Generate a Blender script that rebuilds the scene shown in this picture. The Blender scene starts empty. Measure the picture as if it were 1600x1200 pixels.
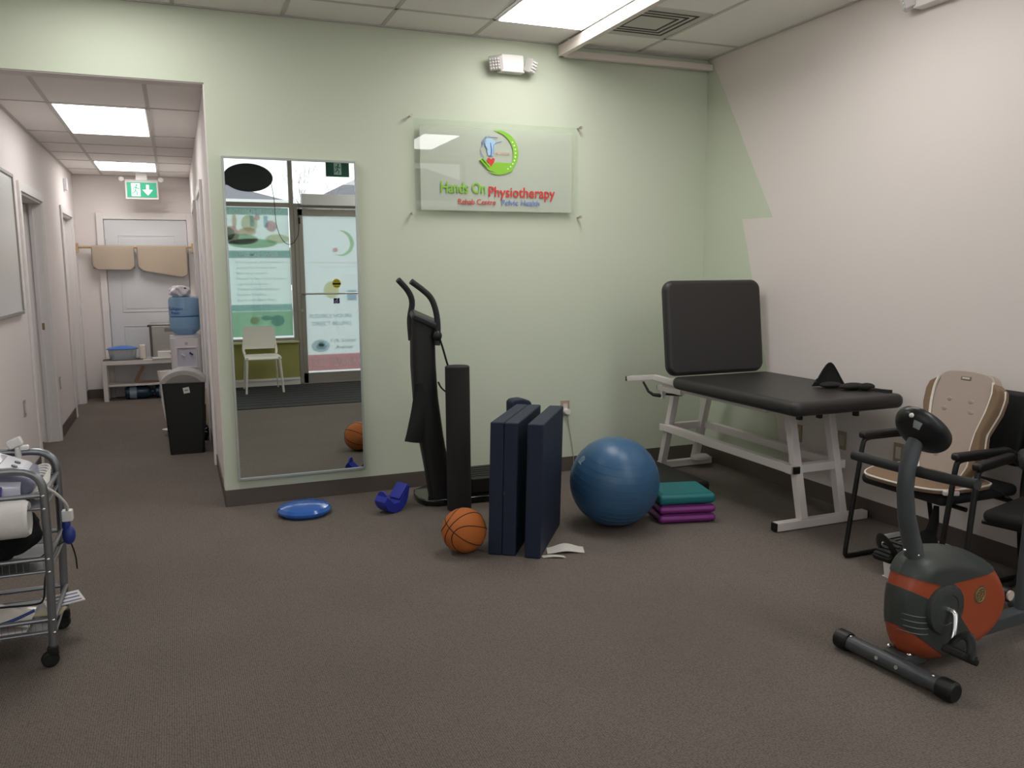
import bpy, bmesh, math, random
from mathutils import Vector, Matrix, Quaternion
random.seed(7)
PI = math.pi
C = bpy.context.scene.collection
S = bpy.context.scene

# ------------------------------------------------------------------ camera, world, exposure
def srgb(h, k=1.0):
    h = h.lstrip('#')
    v = [int(h[i:i+2], 16)/255 for i in (0, 2, 4)]
    return tuple(min(1, (c/12.92 if c <= .04045 else ((c+.055)/1.055)**2.4)*k) for c in v) + (1,)

yaw, pitch, roll = 0.38321, -0.13796, -0.00665
f_ = Vector((math.sin(yaw)*math.cos(pitch), math.cos(yaw)*math.cos(pitch), math.sin(pitch)))
r_ = Vector((math.cos(yaw), -math.sin(yaw), 0))
u_ = r_.cross(f_)
R = r_*math.cos(roll) + u_*math.sin(roll)
U = u_*math.cos(roll) - r_*math.sin(roll)
cd = bpy.data.cameras.new('camera'); cam = bpy.data.objects.new('camera', cd); C.objects.link(cam)
cam.matrix_world = Matrix(((R.x, U.x, -f_.x, 0), (R.y, U.y, -f_.y, 0), (R.z, U.z, -f_.z, 1.5), (0, 0, 0, 1)))
cd.sensor_width = 36; cd.lens = 36*1293.2/1600; cd.clip_start = .05; cd.clip_end = 200
S.camera = cam
S.view_settings.view_transform = 'Standard'; S.view_settings.look = 'None'
S.view_settings.gamma = 1; S.view_settings.use_curve_mapping = False
S.view_settings.exposure = 0.0
w = bpy.data.worlds.new('overcast_sky'); S.world = w; w.use_nodes = True
bg = w.node_tree.nodes['Background']; bg.inputs[0].default_value = (.93, .96, 1, 1); bg.inputs[1].default_value = 2.2
PANEL = 10.5         # radiance of the ceiling panels
HALLP = 5.6

D, H, XC, XE, XL, YE, HC = 5.469, 3.048, 3.815, .227, -1.035, 10.96, 2.618
FW = -.296          # inner face of the front wall
XW = -2.6           # left wall of the main room

# ------------------------------------------------------------------ materials
MT = {}
def mat(name, col, rough=.6, bump=0, bscale=60, metal=0, var=.0, vscale=4, spec=.5, coat=0, trans=0, alpha=1, emit=None, ior=1.45):
    if name in MT: return MT[name]
    m = bpy.data.materials.new(name); m.use_nodes = True; nt = m.node_tree
    b = nt.nodes['Principled BSDF']
    c = srgb(col) if isinstance(col, str) else col
    b.inputs['Base Color'].default_value = c; b.inputs['Roughness'].default_value = rough
    b.inputs['Metallic'].default_value = metal; b.inputs['Specular IOR Level'].default_value = spec
    b.inputs['Coat Weight'].default_value = coat; b.inputs['IOR'].default_value = ior
    b.inputs['Transmission Weight'].default_value = trans; b.inputs['Alpha'].default_value = alpha
    tc = nt.nodes.new('ShaderNodeTexCoord')
    if var:
        n = nt.nodes.new('ShaderNodeTexNoise'); n.inputs['Scale'].default_value = vscale; n.inputs['Detail'].default_value = 4
        nt.links.new(tc.outputs['Object'], n.inputs['Vector'])
        mx = nt.nodes.new('ShaderNodeMix'); mx.data_type = 'RGBA'
        mx.inputs[6].default_value = tuple(x*(1-var) for x in c[:3])+(1,)
        mx.inputs[7].default_value = tuple(min(1, x*(1+var)) for x in c[:3])+(1,)
        nt.links.new(n.outputs['Fac'], mx.inputs[0]); nt.links.new(mx.outputs[2], b.inputs['Base Color'])
    if bump:
        n = nt.nodes.new('ShaderNodeTexNoise'); n.inputs['Scale'].default_value = bscale; n.inputs['Detail'].default_value = 3
        nt.links.new(tc.outputs['Object'], n.inputs['Vector'])
        bp = nt.nodes.new('ShaderNodeBump'); bp.inputs['Strength'].default_value = bump; bp.inputs['Distance'].default_value = .01
        nt.links.new(n.outputs['Fac'], bp.inputs['Height']); nt.links.new(bp.outputs[0], b.inputs['Normal'])
    if emit:
        b.inputs['Emission Color'].default_value = emit[0]; b.inputs['Emission Strength'].default_value = emit[1]
    MT[name] = m; return m

def film(name, col, t=.5, spec=.3):
    "printed translucent window film"
    m = bpy.data.materials.new(name); m.use_nodes = True; nt = m.node_tree; nt.nodes.clear()
    o = nt.nodes.new('ShaderNodeOutputMaterial'); d = nt.nodes.new('ShaderNodeBsdfDiffuse'); tr = nt.nodes.new('ShaderNodeBsdfTranslucent')
    mx = nt.nodes.new('ShaderNodeMixShader'); mx.inputs[0].default_value = t
    c = srgb(col)
    d.inputs[0].default_value = c; tr.inputs[0].default_value = c
    nt.links.new(d.outputs[0], mx.inputs[1]); nt.links.new(tr.outputs[0], mx.inputs[2]); nt.links.new(mx.outputs[0], o.inputs[0])
    MT[name] = m; return m

def clear(name, tint=(1, 1, 1, 1), fac=.06, rough=.02):
    "thin clear sheet: see-through with a fresnel gloss"
    m = bpy.data.materials.new(name); m.use_nodes = True; nt = m.node_tree; nt.nodes.clear()
    o = nt.nodes.new('ShaderNodeOutputMaterial'); t = nt.nodes.new('ShaderNodeBsdfTransparent'); g = nt.nodes.new('ShaderNodeBsdfGlossy')
    t.inputs[0].default_value = tint; g.inputs['Roughness'].default_value = rough
    fr = nt.nodes.new('ShaderNodeFresnel'); fr.inputs[0].default_value = 1.45
    ad = nt.nodes.new('ShaderNodeMath'); ad.operation = 'ADD'; ad.inputs[1].default_value = fac
    nt.links.new(fr.outputs[0], ad.inputs[0])
    ge = nt.nodes.new('ShaderNodeNewGeometry'); iv = nt.nodes.new('ShaderNodeMath'); iv.operation = 'SUBTRACT'; iv.inputs[0].default_value = 1
    nt.links.new(ge.outputs['Backfacing'], iv.inputs[1]); mu = nt.nodes.new('ShaderNodeMath'); mu.operation = 'MULTIPLY'
    nt.links.new(ad.outputs[0], mu.inputs[0]); nt.links.new(iv.outputs[0], mu.inputs[1])
    mx = nt.nodes.new('ShaderNodeMixShader'); nt.links.new(mu.outputs[0], mx.inputs[0])
    nt.links.new(t.outputs[0], mx.inputs[1]); nt.links.new(g.outputs[0], mx.inputs[2]); nt.links.new(mx.outputs[0], o.inputs[0])
    MT[name] = m; return m

def clearplastic(name, tint, op):
    "thin cloudy plastic: part see-through, part diffuse, glossy"
    m = bpy.data.materials.new(name); m.use_nodes = True; nt = m.node_tree
    b = nt.nodes['Principled BSDF']; b.inputs['Base Color'].default_value = tint; b.inputs['Roughness'].default_value = .15
    t = nt.nodes.new('ShaderNodeBsdfTransparent'); t.inputs[0].default_value = tuple(.5+.5*x for x in tint[:3])+(1,)
    mx = nt.nodes.new('ShaderNodeMixShader'); mx.inputs[0].default_value = op
    o = nt.nodes['Material Output']
    nt.links.new(t.outputs[0], mx.inputs[1]); nt.links.new(b.outputs[0], mx.inputs[2]); nt.links.new(mx.outputs[0], o.inputs[0])
    MT[name] = m; return m

def emis(name, col, s):
    m = bpy.data.materials.new(name); m.use_nodes = True; nt = m.node_tree; nt.nodes.clear()
    o = nt.nodes.new('ShaderNodeOutputMaterial'); e = nt.nodes.new('ShaderNodeEmission')
    e.inputs[0].default_value = col; e.inputs[1].default_value = s; nt.links.new(e.outputs[0], o.inputs[0])
    MT[name] = m; return m

def carpet():
    m = mat('carpet', '#777068', .95, spec=.1)
    nt = m.node_tree; b = nt.nodes['Principled BSDF']; tc = nt.nodes.new('ShaderNodeTexCoord')
    v = nt.nodes.new('ShaderNodeTexVoronoi'); v.inputs['Scale'].default_value = 130; v.inputs['Randomness'].default_value = .35
    nt.links.new(tc.outputs['Object'], v.inputs['Vector'])
    n = nt.nodes.new('ShaderNodeTexNoise'); n.inputs['Scale'].default_value = 1.3; n.inputs['Detail'].default_value = 5
    nt.links.new(tc.outputs['Object'], n.inputs['Vector'])
    cr = nt.nodes.new('ShaderNodeValToRGB'); cr.color_ramp.elements[0].color = srgb('#8c827a'); cr.color_ramp.elements[1].color = srgb('#5d554f')
    cr.color_ramp.elements[0].position = .1; cr.color_ramp.elements[1].position = .75
    nt.links.new(v.outputs['Distance'], cr.inputs[0])
    mx = nt.nodes.new('ShaderNodeMix'); mx.data_type = 'RGBA'; mx.blend_type = 'MULTIPLY'; mx.inputs[0].default_value = .3
    nt.links.new(cr.outputs[0], mx.inputs[6]); nt.links.new(n.outputs['Fac'], mx.inputs[7])
    nt.links.new(mx.outputs[2], b.inputs['Base Color'])
    bp = nt.nodes.new('ShaderNodeBump'); bp.invert = True; bp.inputs['Strength'].default_value = .6; bp.inputs['Distance'].default_value = .004
    nt.links.new(v.outputs['Distance'], bp.inputs['Height']); nt.links.new(bp.outputs[0], b.inputs['Normal'])
    return m

green_m = mat('green_paint', '#cbd2bd', .75, .04, 160)
cream_m = mat('white_paint', '#e0d7d1', .75, .04, 160)
hall_m = mat('hall_paint', '#e6deda', .7, .04, 160)
trim_m = mat('white_trim_paint', '#e3dedb', .4)
base_m = mat('vinyl_base', '#5a514b', .55)
tile_m = mat('ceiling_tile', '#f2eee9', .9, .25, 220, var=.03, vscale=90)
tbar_m = mat('ceiling_grid_metal', '#c3bfba', .5)
black_m = mat('black_plastic', '#161616', .45)
blackmatte = mat('black_foam', '#201f1f', .8, .1, 200)
rubber = mat('black_rubber', '#121212', .7)
chrome = mat('chrome', '#dcdcdc', .18, metal=1)
silver = mat('silver_tube', '#8e9093', .38, metal=.85)
white_p = mat('white_plastic', '#e3e0dd', .35)
white_steel = mat('white_powder_coat', '#ded6d2', .4, .03, 80)
vinyl = mat('black_vinyl', '#2c2a29', .42, .12, 320)
navy = mat('navy_vinyl', '#1b2439', .6, .12, 250)
carpet_m = carpet()
mirror_m = mat('mirror_glass', '#dfe6e2', .005, metal=1)
alu = mat('aluminium_frame', '#a69f97', .45, metal=.4)
glass_m = clear('window_glass')
steel = mat('stainless_steel', '#bdb9b2', .3, metal=.9)
wood = mat('light_wood', '#b99c74', .5, var=.12, vscale=20)

# ------------------------------------------------------------------ mesh helpers
def rr_poly(cx, cy, a, b_, r, n=5):
    P = []
    for (sx_, sy_, a0) in ((1, 1, 0), (-1, 1, 90), (-1, -1, 180), (1, -1, 270)):
        for k in range(n+1):
            t = math.radians(a0+90*k/n); P.append((cx+sx_*(a-r)+r*math.cos(t), cy+sy_*(b_-r)+r*math.sin(t)))
    return P
def rotm(rx=0, ry=0, rz=0):
    return Matrix.Rotation(rz, 4, 'Z') @ Matrix.Rotation(ry, 4, 'Y') @ Matrix.Rotation(rx, 4, 'X')

class MB:
    def __init__(s): s.bm = bmesh.new()
    def _merge(s, b2, mi, M=None):
        if M is not None: bmesh.ops.transform(b2, matrix=M, verts=b2.verts)
        for f in b2.faces: f.material_index = mi
        me = bpy.data.meshes.new('tmp'); b2.to_mesh(me); b2.free(); s.bm.from_mesh(me); bpy.data.meshes.remove(me)
        return s
    def box(s, x0, x1, y0, y1, z0, z1, bev=0, mi=0, seg=2, M=None):
        b = bmesh.new(); bmesh.ops.create_cube(b, size=1)
        bmesh.ops.transform(b, matrix=Matrix.Translation(((x0+x1)/2, (y0+y1)/2, (z0+z1)/2)) @ Matrix.Diagonal((x1-x0, y1-y0, z1-z0, 1)), verts=b.verts)
        if bev: bmesh.ops.bevel(b, geom=b.edges[:], offset=bev, segments=seg, profile=.5, affect='EDGES')
        return s._merge(b, mi, M)
    def tube(s, pts, r, n=12, mi=0, closed=False, M=None, smooth=0, flat=1):
        pts = [Vector(p) for p in pts]
        if smooth:
            pts = rounded(pts, smooth)
        b = bmesh.new(); rings = []; N = len(pts); up = None
        rr = r if isinstance(r, (list, tuple)) else [r]*N
        if len(rr) != N: rr = [rr[0]+(rr[-1]-rr[0])*i/(N-1) for i in range(N)]
        for i, p in enumerate(pts):
            if closed: t = pts[(i+1) % N]-pts[i-1]
            else: t = pts[min(i+1, N-1)]-pts[max(i-1, 0)]
            t.normalize()
            if up is None:
                a = Vector((0, 0, 1)) if abs(t.z) < .9 else Vector((1, 0, 0))
                up = (a - t*a.dot(t)).normalized()
            else: up = (up - t*up.dot(t)).normalized()
            sd = t.cross(up)
            rings.append([b.verts.new(p + (sd*math.cos(2*PI*k/n)*flat + up*math.sin(2*PI*k/n))*rr[i]) for k in range(n)])
        for i in range(N if closed else N-1):
            A, B = rings[i], rings[(i+1) % N]
            for k in range(n): b.faces.new((A[k], A[(k+1) % n], B[(k+1) % n], B[k]))
        if not closed:
            b.faces.new(rings[0][::-1]); b.faces.new(rings[-1])
        bmesh.ops.recalc_face_normals(b, faces=b.faces)
        return s._merge(b, mi, M)
    def cyl(s, a, b_, r, n=20, mi=0, r2=None, M=None): return s.tube([a, b_], [r, r if r2 is None else r2], n, mi, M=M)
    def lathe(s, prof, n=32, mi=0, M=None, sx=1, sy=1):
        b = bmesh.new(); rings = []
        for (r, z) in prof:
            if r < 1e-5: rings.append([b.verts.new((0, 0, z))])
            else: rings.append([b.verts.new((r*sx*math.cos(2*PI*k/n), r*sy*math.sin(2*PI*k/n), z)) for k in range(n)])
        for A, B in zip(rings, rings[1:]):
            for k in range(n):
                q = [A[k % len(A)], A[(k+1) % len(A)], B[(k+1) % len(B)], B[k % len(B)]]
                q = list(dict.fromkeys(q))
                if len(q) > 2: b.faces.new(q)
        bmesh.ops.recalc_face_normals(b, faces=b.faces)
        return s._merge(b, mi, M)
    def prism(s, poly, h0, h1, mi=0, axis='Z', bev=0, M=None, seg=2, rim=0):
        "poly in the plane normal to axis: Z->(x,y), Y->(x,z), X->(y,z)"
        def P(a, b_, h): return {'Z': (a, b_, h), 'Y': (a, h, b_), 'X': (h, a, b_)}[axis]
        b = bmesh.new(); A = [b.verts.new(P(p[0], p[1], h0)) for p in poly]; B = [b.verts.new(P(p[0], p[1], h1)) for p in poly]
        n = len(poly); b.faces.new(A); b.faces.new(B[::-1])
        for k in range(n): b.faces.new((A[k], B[k], B[(k+1) % n], A[(k+1) % n]))
        bmesh.ops.recalc_face_normals(b, faces=b.faces)
        if rim: bmesh.ops.bevel(b, geom=[e for e in b.edges if any(len(f.verts) > 4 for f in e.link_faces)], offset=rim, segments=5, profile=.5, affect='EDGES')
        if bev: bmesh.ops.bevel(b, geom=[e for e in b.edges if e.calc_face_angle(0) > .5], offset=bev, segments=seg, profile=.5, affect='EDGES')
        return s._merge(b, mi, M)
    def sheet(s, poly, y, mi=0):
        b = bmesh.new(); b.faces.new([b.verts.new((p[0], y, p[1])) for p in poly]); return s._merge(b, mi)
    def ball(s, c, r, mi=0, n=24, M=None):
        b = bmesh.new(); bmesh.ops.create_uvsphere(b, u_segments=n, v_segments=n*2//3, radius=1)
        rr = (r, r, r) if isinstance(r, (int, float)) else r
        T = Matrix.Translation(c) @ (M or Matrix()) @ Matrix.Diagonal((*rr, 1))
        return s._merge(b, mi, T)
    def grid(s, fn, nu, nv, mi=0, thick=0, closeu=False):
        "surface from fn(u,v), u,v in 0..1; thick gives it a second skin"
        b = bmesh.new(); V = [[b.verts.new(fn(i/nu, j/nv)) for j in range(nv+1)] for i in range(nu+(0 if closeu else 1))]
        L = len(V)
        for i in range(nu):
            for j in range(nv): b.faces.new((V[i][j], V[(i+1) % L][j], V[(i+1) % L][j+1], V[i][j+1]))
        bmesh.ops.recalc_face_normals(b, faces=b.faces)
        if thick: bmesh.ops.solidify(b, geom=b.faces[:], thickness=thick)
        return s._merge(b, mi)
    def each(s, name, mats, parent=None, local=False):
        "build every separate piece of the mesh as an object of its own"
        bm = s.bm; bm.verts.index_update(); bm.verts.ensure_lookup_table(); n = len(bm.verts); par = list(range(n))
        def find(i):
            while par[i] != i: par[i] = par[par[i]]; i = par[i]
            return i
        for e in bm.edges: par[find(e.verts[0].index)] = find(e.verts[1].index)
        g = {}
        for v in bm.verts: g.setdefault(find(v.index), []).append(v)
        G = [[list(v), [min(x.co[k] for x in v)-.001 for k in range(3)], [max(x.co[k] for x in v)+.001 for k in range(3)]] for v in g.values()]
        ch_ = True
        while ch_:
            ch_ = False
            for i in range(len(G)):
                for j in range(i+1, len(G)):
                    A, B = G[i], G[j]
                    if all(A[1][k] <= B[2][k] and B[1][k] <= A[2][k] for k in range(3)):
                        G[i] = [A[0]+B[0], [min(A[1][k], B[1][k]) for k in range(3)], [max(A[2][k], B[2][k]) for k in range(3)]]; del G[j]; ch_ = True; break
                if ch_: break
        out = []
        for vs, _, _ in G:
            m2 = MB(); mp = {v: m2.bm.verts.new(v.co) for v in vs}
            for f in bm.faces:
                if f.verts[0] in mp: q = m2.bm.faces.new([mp[v] for v in f.verts]); q.material_index = f.material_index
            out.append(m2.build(name, mats, parent, local=local))
        bm.free(); return out
    def build(s, name, mats, parent=None, angle=35, local=False):
        me = bpy.data.meshes.new(name)
        if parent is not None and not local:
            off = Vector((0, 0, 0)); q = parent
            while q is not None: off += q.location; q = q.parent
            bmesh.ops.translate(s.bm, vec=-off, verts=s.bm.verts)
        s.bm.to_mesh(me); s.bm.free()
        for m in (mats if isinstance(mats, (list, tuple)) else [mats]): me.materials.append(m)
        me.polygons.foreach_set('use_smooth', [True]*len(me.polygons)); me.set_sharp_from_angle(angle=math.radians(angle))
        o = bpy.data.objects.new(name, me); C.objects.link(o)
        wn = o.modifiers.new('even_shading', 'WEIGHTED_NORMAL'); wn.keep_sharp = True; wn.weight = 80
        if parent is not None: o.parent = parent
        return o

def rounded(pts, r, n=5):
    out = [pts[0]]
    for a, p, b in zip(pts, pts[1:], pts[2:]):
        d1 = min(r, (a-p).length*.48); d2 = min(r, (b-p).length*.48)
        A = p+(a-p).normalized()*d1; B = p+(b-p).normalized()*d2
        for k in range(n+1):
            t = k/n; out.append(A*(1-t)**2 + p*2*t*(1-t) + B*t*t)
    out.append(pts[-1]); return out

def tag(o, label=None, cat=None, group=None, kind=None):
    if label: o['label'] = label
    if cat: o['category'] = cat
    if group: o['group'] = group
    if kind: o['kind'] = kind
    return o
def empty(name, loc, label, cat, rz=0, group=None):
    o = bpy.data.objects.new(name, None); C.objects.link(o); o.location = loc; o.rotation_euler = (0, 0, rz); o.empty_display_size = .1
    return tag(o, label, cat, group)
def struct(name, mb, m, label=None, parent=None, **k):
    o = mb.build(name, m, parent, **k)
    if parent is None: o['kind'] = 'structure'
    if label: o['label'] = label
    return o

def text(name, s, size, m, loc, parent, rot=(PI/2, 0, 0), depth=.001, width=None, align='LEFT', bold=0, height=None):
    "lettering as flat mesh; loc is world; width/height scale to fit"
    cu = bpy.data.curves.new('t', 'FONT'); cu.body = s; cu.size = size; cu.extrude = depth; cu.align_x = align; cu.offset = bold; cu.resolution_u = 3
    o = bpy.data.objects.new('t', cu); C.objects.link(o)
    dg = bpy.context.evaluated_depsgraph_get(); me = bpy.data.meshes.new_from_object(o.evaluated_get(dg))
    bpy.data.objects.remove(o); bpy.data.curves.remove(cu)
    xs = [v.co.x for v in me.vertices]; ys = [v.co.y for v in me.vertices]
    sx = width/(max(xs)-min(xs)) if width else 1
    sy = height/(max(ys)-min(ys)) if height else (sx if width else 1)
    off = -min(xs) if (width and align == 'LEFT') else 0
    E = Matrix.Rotation(rot[2], 4, 'Z') @ Matrix.Rotation(rot[1], 4, 'Y') @ Matrix.Rotation(rot[0], 4, 'X')
    po = Vector((0, 0, 0)); q = parent
    while q is not None: po += q.location; q = q.parent
    me.transform(Matrix.Translation(Vector(loc)-po) @ E @ Matrix.Diagonal((sx, sy, 1, 1)) @ Matrix.Translation((off, 0, 0)))
    me.materials.clear(); me.materials.append(m)
    ob = bpy.data.objects.new(name, me); C.objects.link(ob); ob.parent = parent
    return ob

def join_text(name, items, parent):
    for o in items: o.name = name

# ================================================================== THE ROOM SHELL
b = MB(); b.box(-2.8, 4.0, -.45, 11.1, -.1, 0); struct('floor', b, carpet_m)
# back (green) wall with the hall opening
b = MB()
b.box(XE, XC+.15, D, D+.13, 0, H+.1)
b.box(XW-.1, XL, D, D+.13, 0, H+.1)
b.box(XL, XE, D, D+.13, 2.617, H+.1)
struct('wall_back', b, green_m)
# white jamb faces lining the opening
b = MB(); b.box(XE-.006, XE, D+.008, D+.13, 0, 2.617); b.box(XL, XE, D+.008, D+.13, 2.611, 2.617)
struct('trim_1', b, hall_m)
# right wall with the green zigzag colour block
b = MB(); b.box(XC, XC+.13, -.45, D+.12, 0, H+.1); struct('wall_right', b, cream_m)
b = MB()
b.prism([(D, 0), (D, H), (5.40, 3.0), (4.671, 1.841), (5.003, 1.847), (4.664, .75), (4.45, .111), (4.42, 0)], XC-.0015, XC, axis='X')
struct('wall_right_colour_block', b, green_m)
# left walls
b = MB(); b.box(XW-.13, XW, -.45, D+.1, 0, H+.1); struct('wall_left', b, cream_m)
b = MB(); b.box(XW-.1, XC+.1, -.5, D+.1, H, H+.05)
nx = [XC-.6232*k for k in range(0, 11)]; ny = [5.085-1.2192*k for k in range(0, 5)]
for x in nx: b.box(x-.012, x+.012, FW, D, H-.004, H+.01, mi=1)
for y in ny: b.box(XW, XC, y-.012, y+.012, H-.004, H+.01, mi=1)
b.box(XW, XC, D-.02, D, H-.008, H+.01, mi=1); b.box(XC-.02, XC, FW, D, H-.008, H+.01, mi=1)
struct('ceiling', b, [tile_m, tbar_m])
# baseboards
def baseboard(name, segs):
    b = MB()
    for s in segs: b.box(*s, 0, .108, bev=.003)
    struct(name, b, base_m)
baseboard('baseboard_back', [(XE-.008, XC, D-.009, D), (XW, XL, D-.009, D)])
baseboard('baseboard_right', [(XC-.009, XC, FW, D-.01)])
baseboard('baseboard_left', [(XW, XW+.009, FW, D-.01)])

# --- hall
b = MB()
b.box(XL-.12, XL, D+.13, 7.17, 0, HC+.1); b.box(XL-.12, XL, 8.27, 9.62, 0, HC+.1); b.box(XL-.12, XL, 10.55, YE+.1, 0, HC+.1)
b.box(XL-.12, XL, 7.17, 8.27, 2.10, HC+.1); b.box(XL-.12, XL, 9.62, 10.55, 2.10, HC+.1)
struct('wall_hall_left', b, hall_m)
b = MB(); b.box(XE, XE+.1, D+.13, YE+.1, 0, HC+.1); struct('wall_hall_right', b, hall_m)
b = MB(); b.box(XL-.1, XE+.1, YE, YE+.12, 0, HC+.1); struct('wall_hall_end', b, hall_m)
b = MB(); b.box(XL-.1, XE+.1, D+.13, YE+.1, HC, HC+.05)
for x in (-.715, -.105): b.box(x-.012, x+.012, D+.13, YE, HC-.004, HC+.01, mi=1)
for y in (6.43, 7.71, 8.37, 8.98, 9.58, 10.35): b.box(XL, XE, y-.012, y+.012, HC-.004, HC+.01, mi=1)
b.box(XL, XL+.02, D+.13, YE, HC-.006, HC+.01, mi=1); b.box(XL, XE, YE-.02, YE, HC-.006, HC+.01, mi=1)
struct('ceiling_hall', b, [tile_m, tbar_m])
baseboard('baseboard_hall_left', [(XL, XL+.009, D+.13, 7.10), (XL, XL+.009, 8.34, 9.55), (XL, XL+.009, 10.62, YE)])
baseboard('baseboard_hall_end', [(XL, -.82, YE-.009, YE)])
baseboard('baseboard_hall_right', [(XE-.009, XE, 7.0, YE), (XE-.009, XE, D+.005, 6.62)])
# side room behind the ajar door
b = MB(); b.box(-2.6, -2.5, 6.4, 9.2, 0, 2.7); b.box(-2.6, -1.155, 9.1, 9.2, 0, 2.7); b.box(-2.6, -1.155, 6.4, 6.5, 0, 2.7); b.box(-2.6, -1.155, 6.4, 9.2, 2.62, 2.7)
struct('wall_side_room', b, mat('side_room_paint', '#d8c4b8', .8))

def casing(x, y0, y1, z, s=1, w_=.07, t=.018, name='trim', n=2):
    "door casing on a wall x=const, projecting by t towards s"
    b = MB(); a, c = sorted((x, x+s*t))
    b.box(a, c, y0-w_, y0, 0, z+w_, bev=.004); b.box(a, c, y1, y1+w_, 0, z+w_, bev=.004); b.box(a, c, y0, y1, z, z+w_, bev=.004)
    a, c = sorted((x-s*.002, x-s*.125))
    b.box(a, c, y0, y0+.016, 0, z); b.box(a, c, y1-.016, y1, 0, z); b.box(a, c, y0, y1, z-.016, z)
    b.box(a+.03, a+.06, y1-.028, y1-.016, 0, z-.016)
    return struct('trim_%d' % n, b, trim_m)
casing(XL, 7.17, 8.27, 2.10, n=2); casing(XL, 9.62, 10.55, 2.10, n=3)
# door 1 (ajar into the side room), door 2 (closed), end door
d1 = MB(); Mx = Matrix.Translation((XL-.115, 8.25, 0)) @ rotm(rz=-math.radians(62))
d1.box(-.04, 0, -1.06, 0, .008, 2.08, bev=.003, M=Mx); d1 = struct('door_1', d1, trim_m)
h = MB(); h.box(XL-.075, XL-.045, 8.2515, 8.2545, 1.0, 1.06, bev=.001); h.build('strike_plate', mat('brass', '#a08d68', .4, metal=.7), d1)
d2 = MB(); d2.box(XL-.10, XL-.06, 9.64, 10.53, .008, 2.08, bev=.003); d2 = struct('door_2', d2, trim_m)
h = MB(); h.cyl((XL-.06, 9.72, 1.0), (XL-.02, 9.72, 1.0), .012); h.cyl((XL-.06, 9.72, 1.0), (XL-.05, 9.72, 1.0), .03)
h.tube([(XL-.02, 9.72, 1.0), (XL-.01, 9.75, 1.0), (XL-.012, 9.83, .998)], .009); h.build('door_handle', steel, d2)
ed = MB(); ex0, ex1 = -.735, .165
ed.box(ex0, ex1, YE-.03, YE-.001, .01, 2.105, bev=.002)
def panel(z0, z1):
    for (a, c, e, g) in ((ex0+.14, ex1-.14, z0, z0+.012), (ex0+.14, ex1-.14, z1-.012, z1), (ex0+.14, ex0+.152, z0, z1), (ex1-.152, ex1-.14, z0, z1)):
        ed.box(a, c, YE-.036, YE-.029, e, g, bev=.003)
    ed.box(ex0+.18, ex1-.18, YE-.034, YE-.029, z0+.04, z1-.04, bev=.004)
panel(.22, .86); panel(1.02, 1.93)
ed = struct('door_3', ed, mat('door_paint', '#d3d3d4', .4))
h = MB()
for z in (1.83, 1.08, .25): h.box(ex0-.012, ex0+.006, YE-.042, YE-.026, z-.05, z+.05, bev=.003)
h.each('hinge', steel, ed)
h = MB(); h.cyl((ex1-.06, YE-.03, 1.0), (ex1-.06, YE-.075, 1.0), .011); h.tube([(ex1-.06, YE-.075, 1), (ex1-.17, YE-.08, 1)], .009); h.build('door_handle', steel, ed)
b = MB()
b.box(ex0-.08, ex0-.006, YE-.045, YE, 0, 2.19, bev=.004); b.box(ex1+.004, XE-.001, YE-.045, YE, 0, 2.19, bev=.004); b.box(ex0-.006, ex1+.004, YE-.045, YE, 2.112, 2.19)
struct('trim_4', b, trim_m)
# door casings on the hall's right wall, seen edge-on
b = MB()
for y0, y1 in ((6.62, 7.0),): pass
b.box(XE-.022, XE, 6.72, 6.79, 0, 2.18, bev=.004); b.box(XE-.022, XE, 7.75, 7.82, 0, 2.18, bev=.004); b.box(XE-.022, XE, 6.79, 7.75, 2.11, 2.18, bev=.004)
struct('trim_5', b, trim_m)
b = MB(); b.box(XE-.006, XE, 6.79, 7.75, .01, 2.11); struct('door_4', b, mat('door_paint', '#d3d3d4', .4))
b = MB()
b.box(XE-.022, XE, 8.72, 8.79, 0, 2.18, bev=.004); b.box(XE-.022, XE, 9.7, 9.77, 0, 2.18, bev=.004); b.box(XE-.022, XE, 8.79, 9.7, 2.11, 2.18, bev=.004)
struct('trim_6', b, trim_m)

# ================================================================== FRONT WALL (behind the camera, seen in the mirror)
fy0, fy1 = FW-.12, FW
b = MB()
b.box(XW, -1.2, fy0, fy1, 0, H)                                     # solid wall at the far left
b.box(-1.2, 1.47, fy0+.02, fy1, 0, .56, mi=1)
b.box(2.6, XC, fy0+.02, fy1, 0, .56, mi=1)
b.box(-1.2, XC, fy0+.02, fy1, 2.98, H, mi=0)
struct('wall_front', b, [cream_m, mat('olive_paint', '#a5a05f', .7)])
b = MB(); b.box(-1.2, 1.47, fy1, fy1+.012, 0, .10, bev=.003); b.box(2.6, XC, fy1, fy1+.012, 0, .10, bev=.003); b.box(-1.2, 1.47, fy1+.012, fy1+.018, .07, .08)
struct('baseboard_front', b, trim_m)
b = MB(); b.box(-1.2, 1.47, fy1, fy1+.04, .56, .585, bev=.003); b.box(2.6, XC, fy1, fy1+.04, .56, .585, bev=.003)
struct('trim_7', b, mat('sill_paint', '#c9c48f', .6))
win = MB()
F0, F1 = FW-.075, FW-.01
for x0, x1 in ((-1.2, -1.14), (.28, .34), (1.42, 1.475), (2.56, 2.62), (3.755, 3.815)): win.box(x0, x1, F0, F1, .585 if x0 not in (1.42, 2.56) else 0, 2.98, bev=.003)
win.box(-1.2, 1.42, F0, F1, .585, .625, bev=.003); win.box(2.62, 3.76, F0, F1, .585, .625, bev=.003)
win.box(-1.2, 1.42, F0, F1, 2.31, 2.365, bev=.003); win.box(1.47, 3.76, F0, F1, 2.31, 2.36, bev=.003)
win.box(-1.2, 3.8, F0, F1, 2.94, 2.985, bev=.003)
wf = struct('window_1', win, alu)
g = MB()
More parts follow.
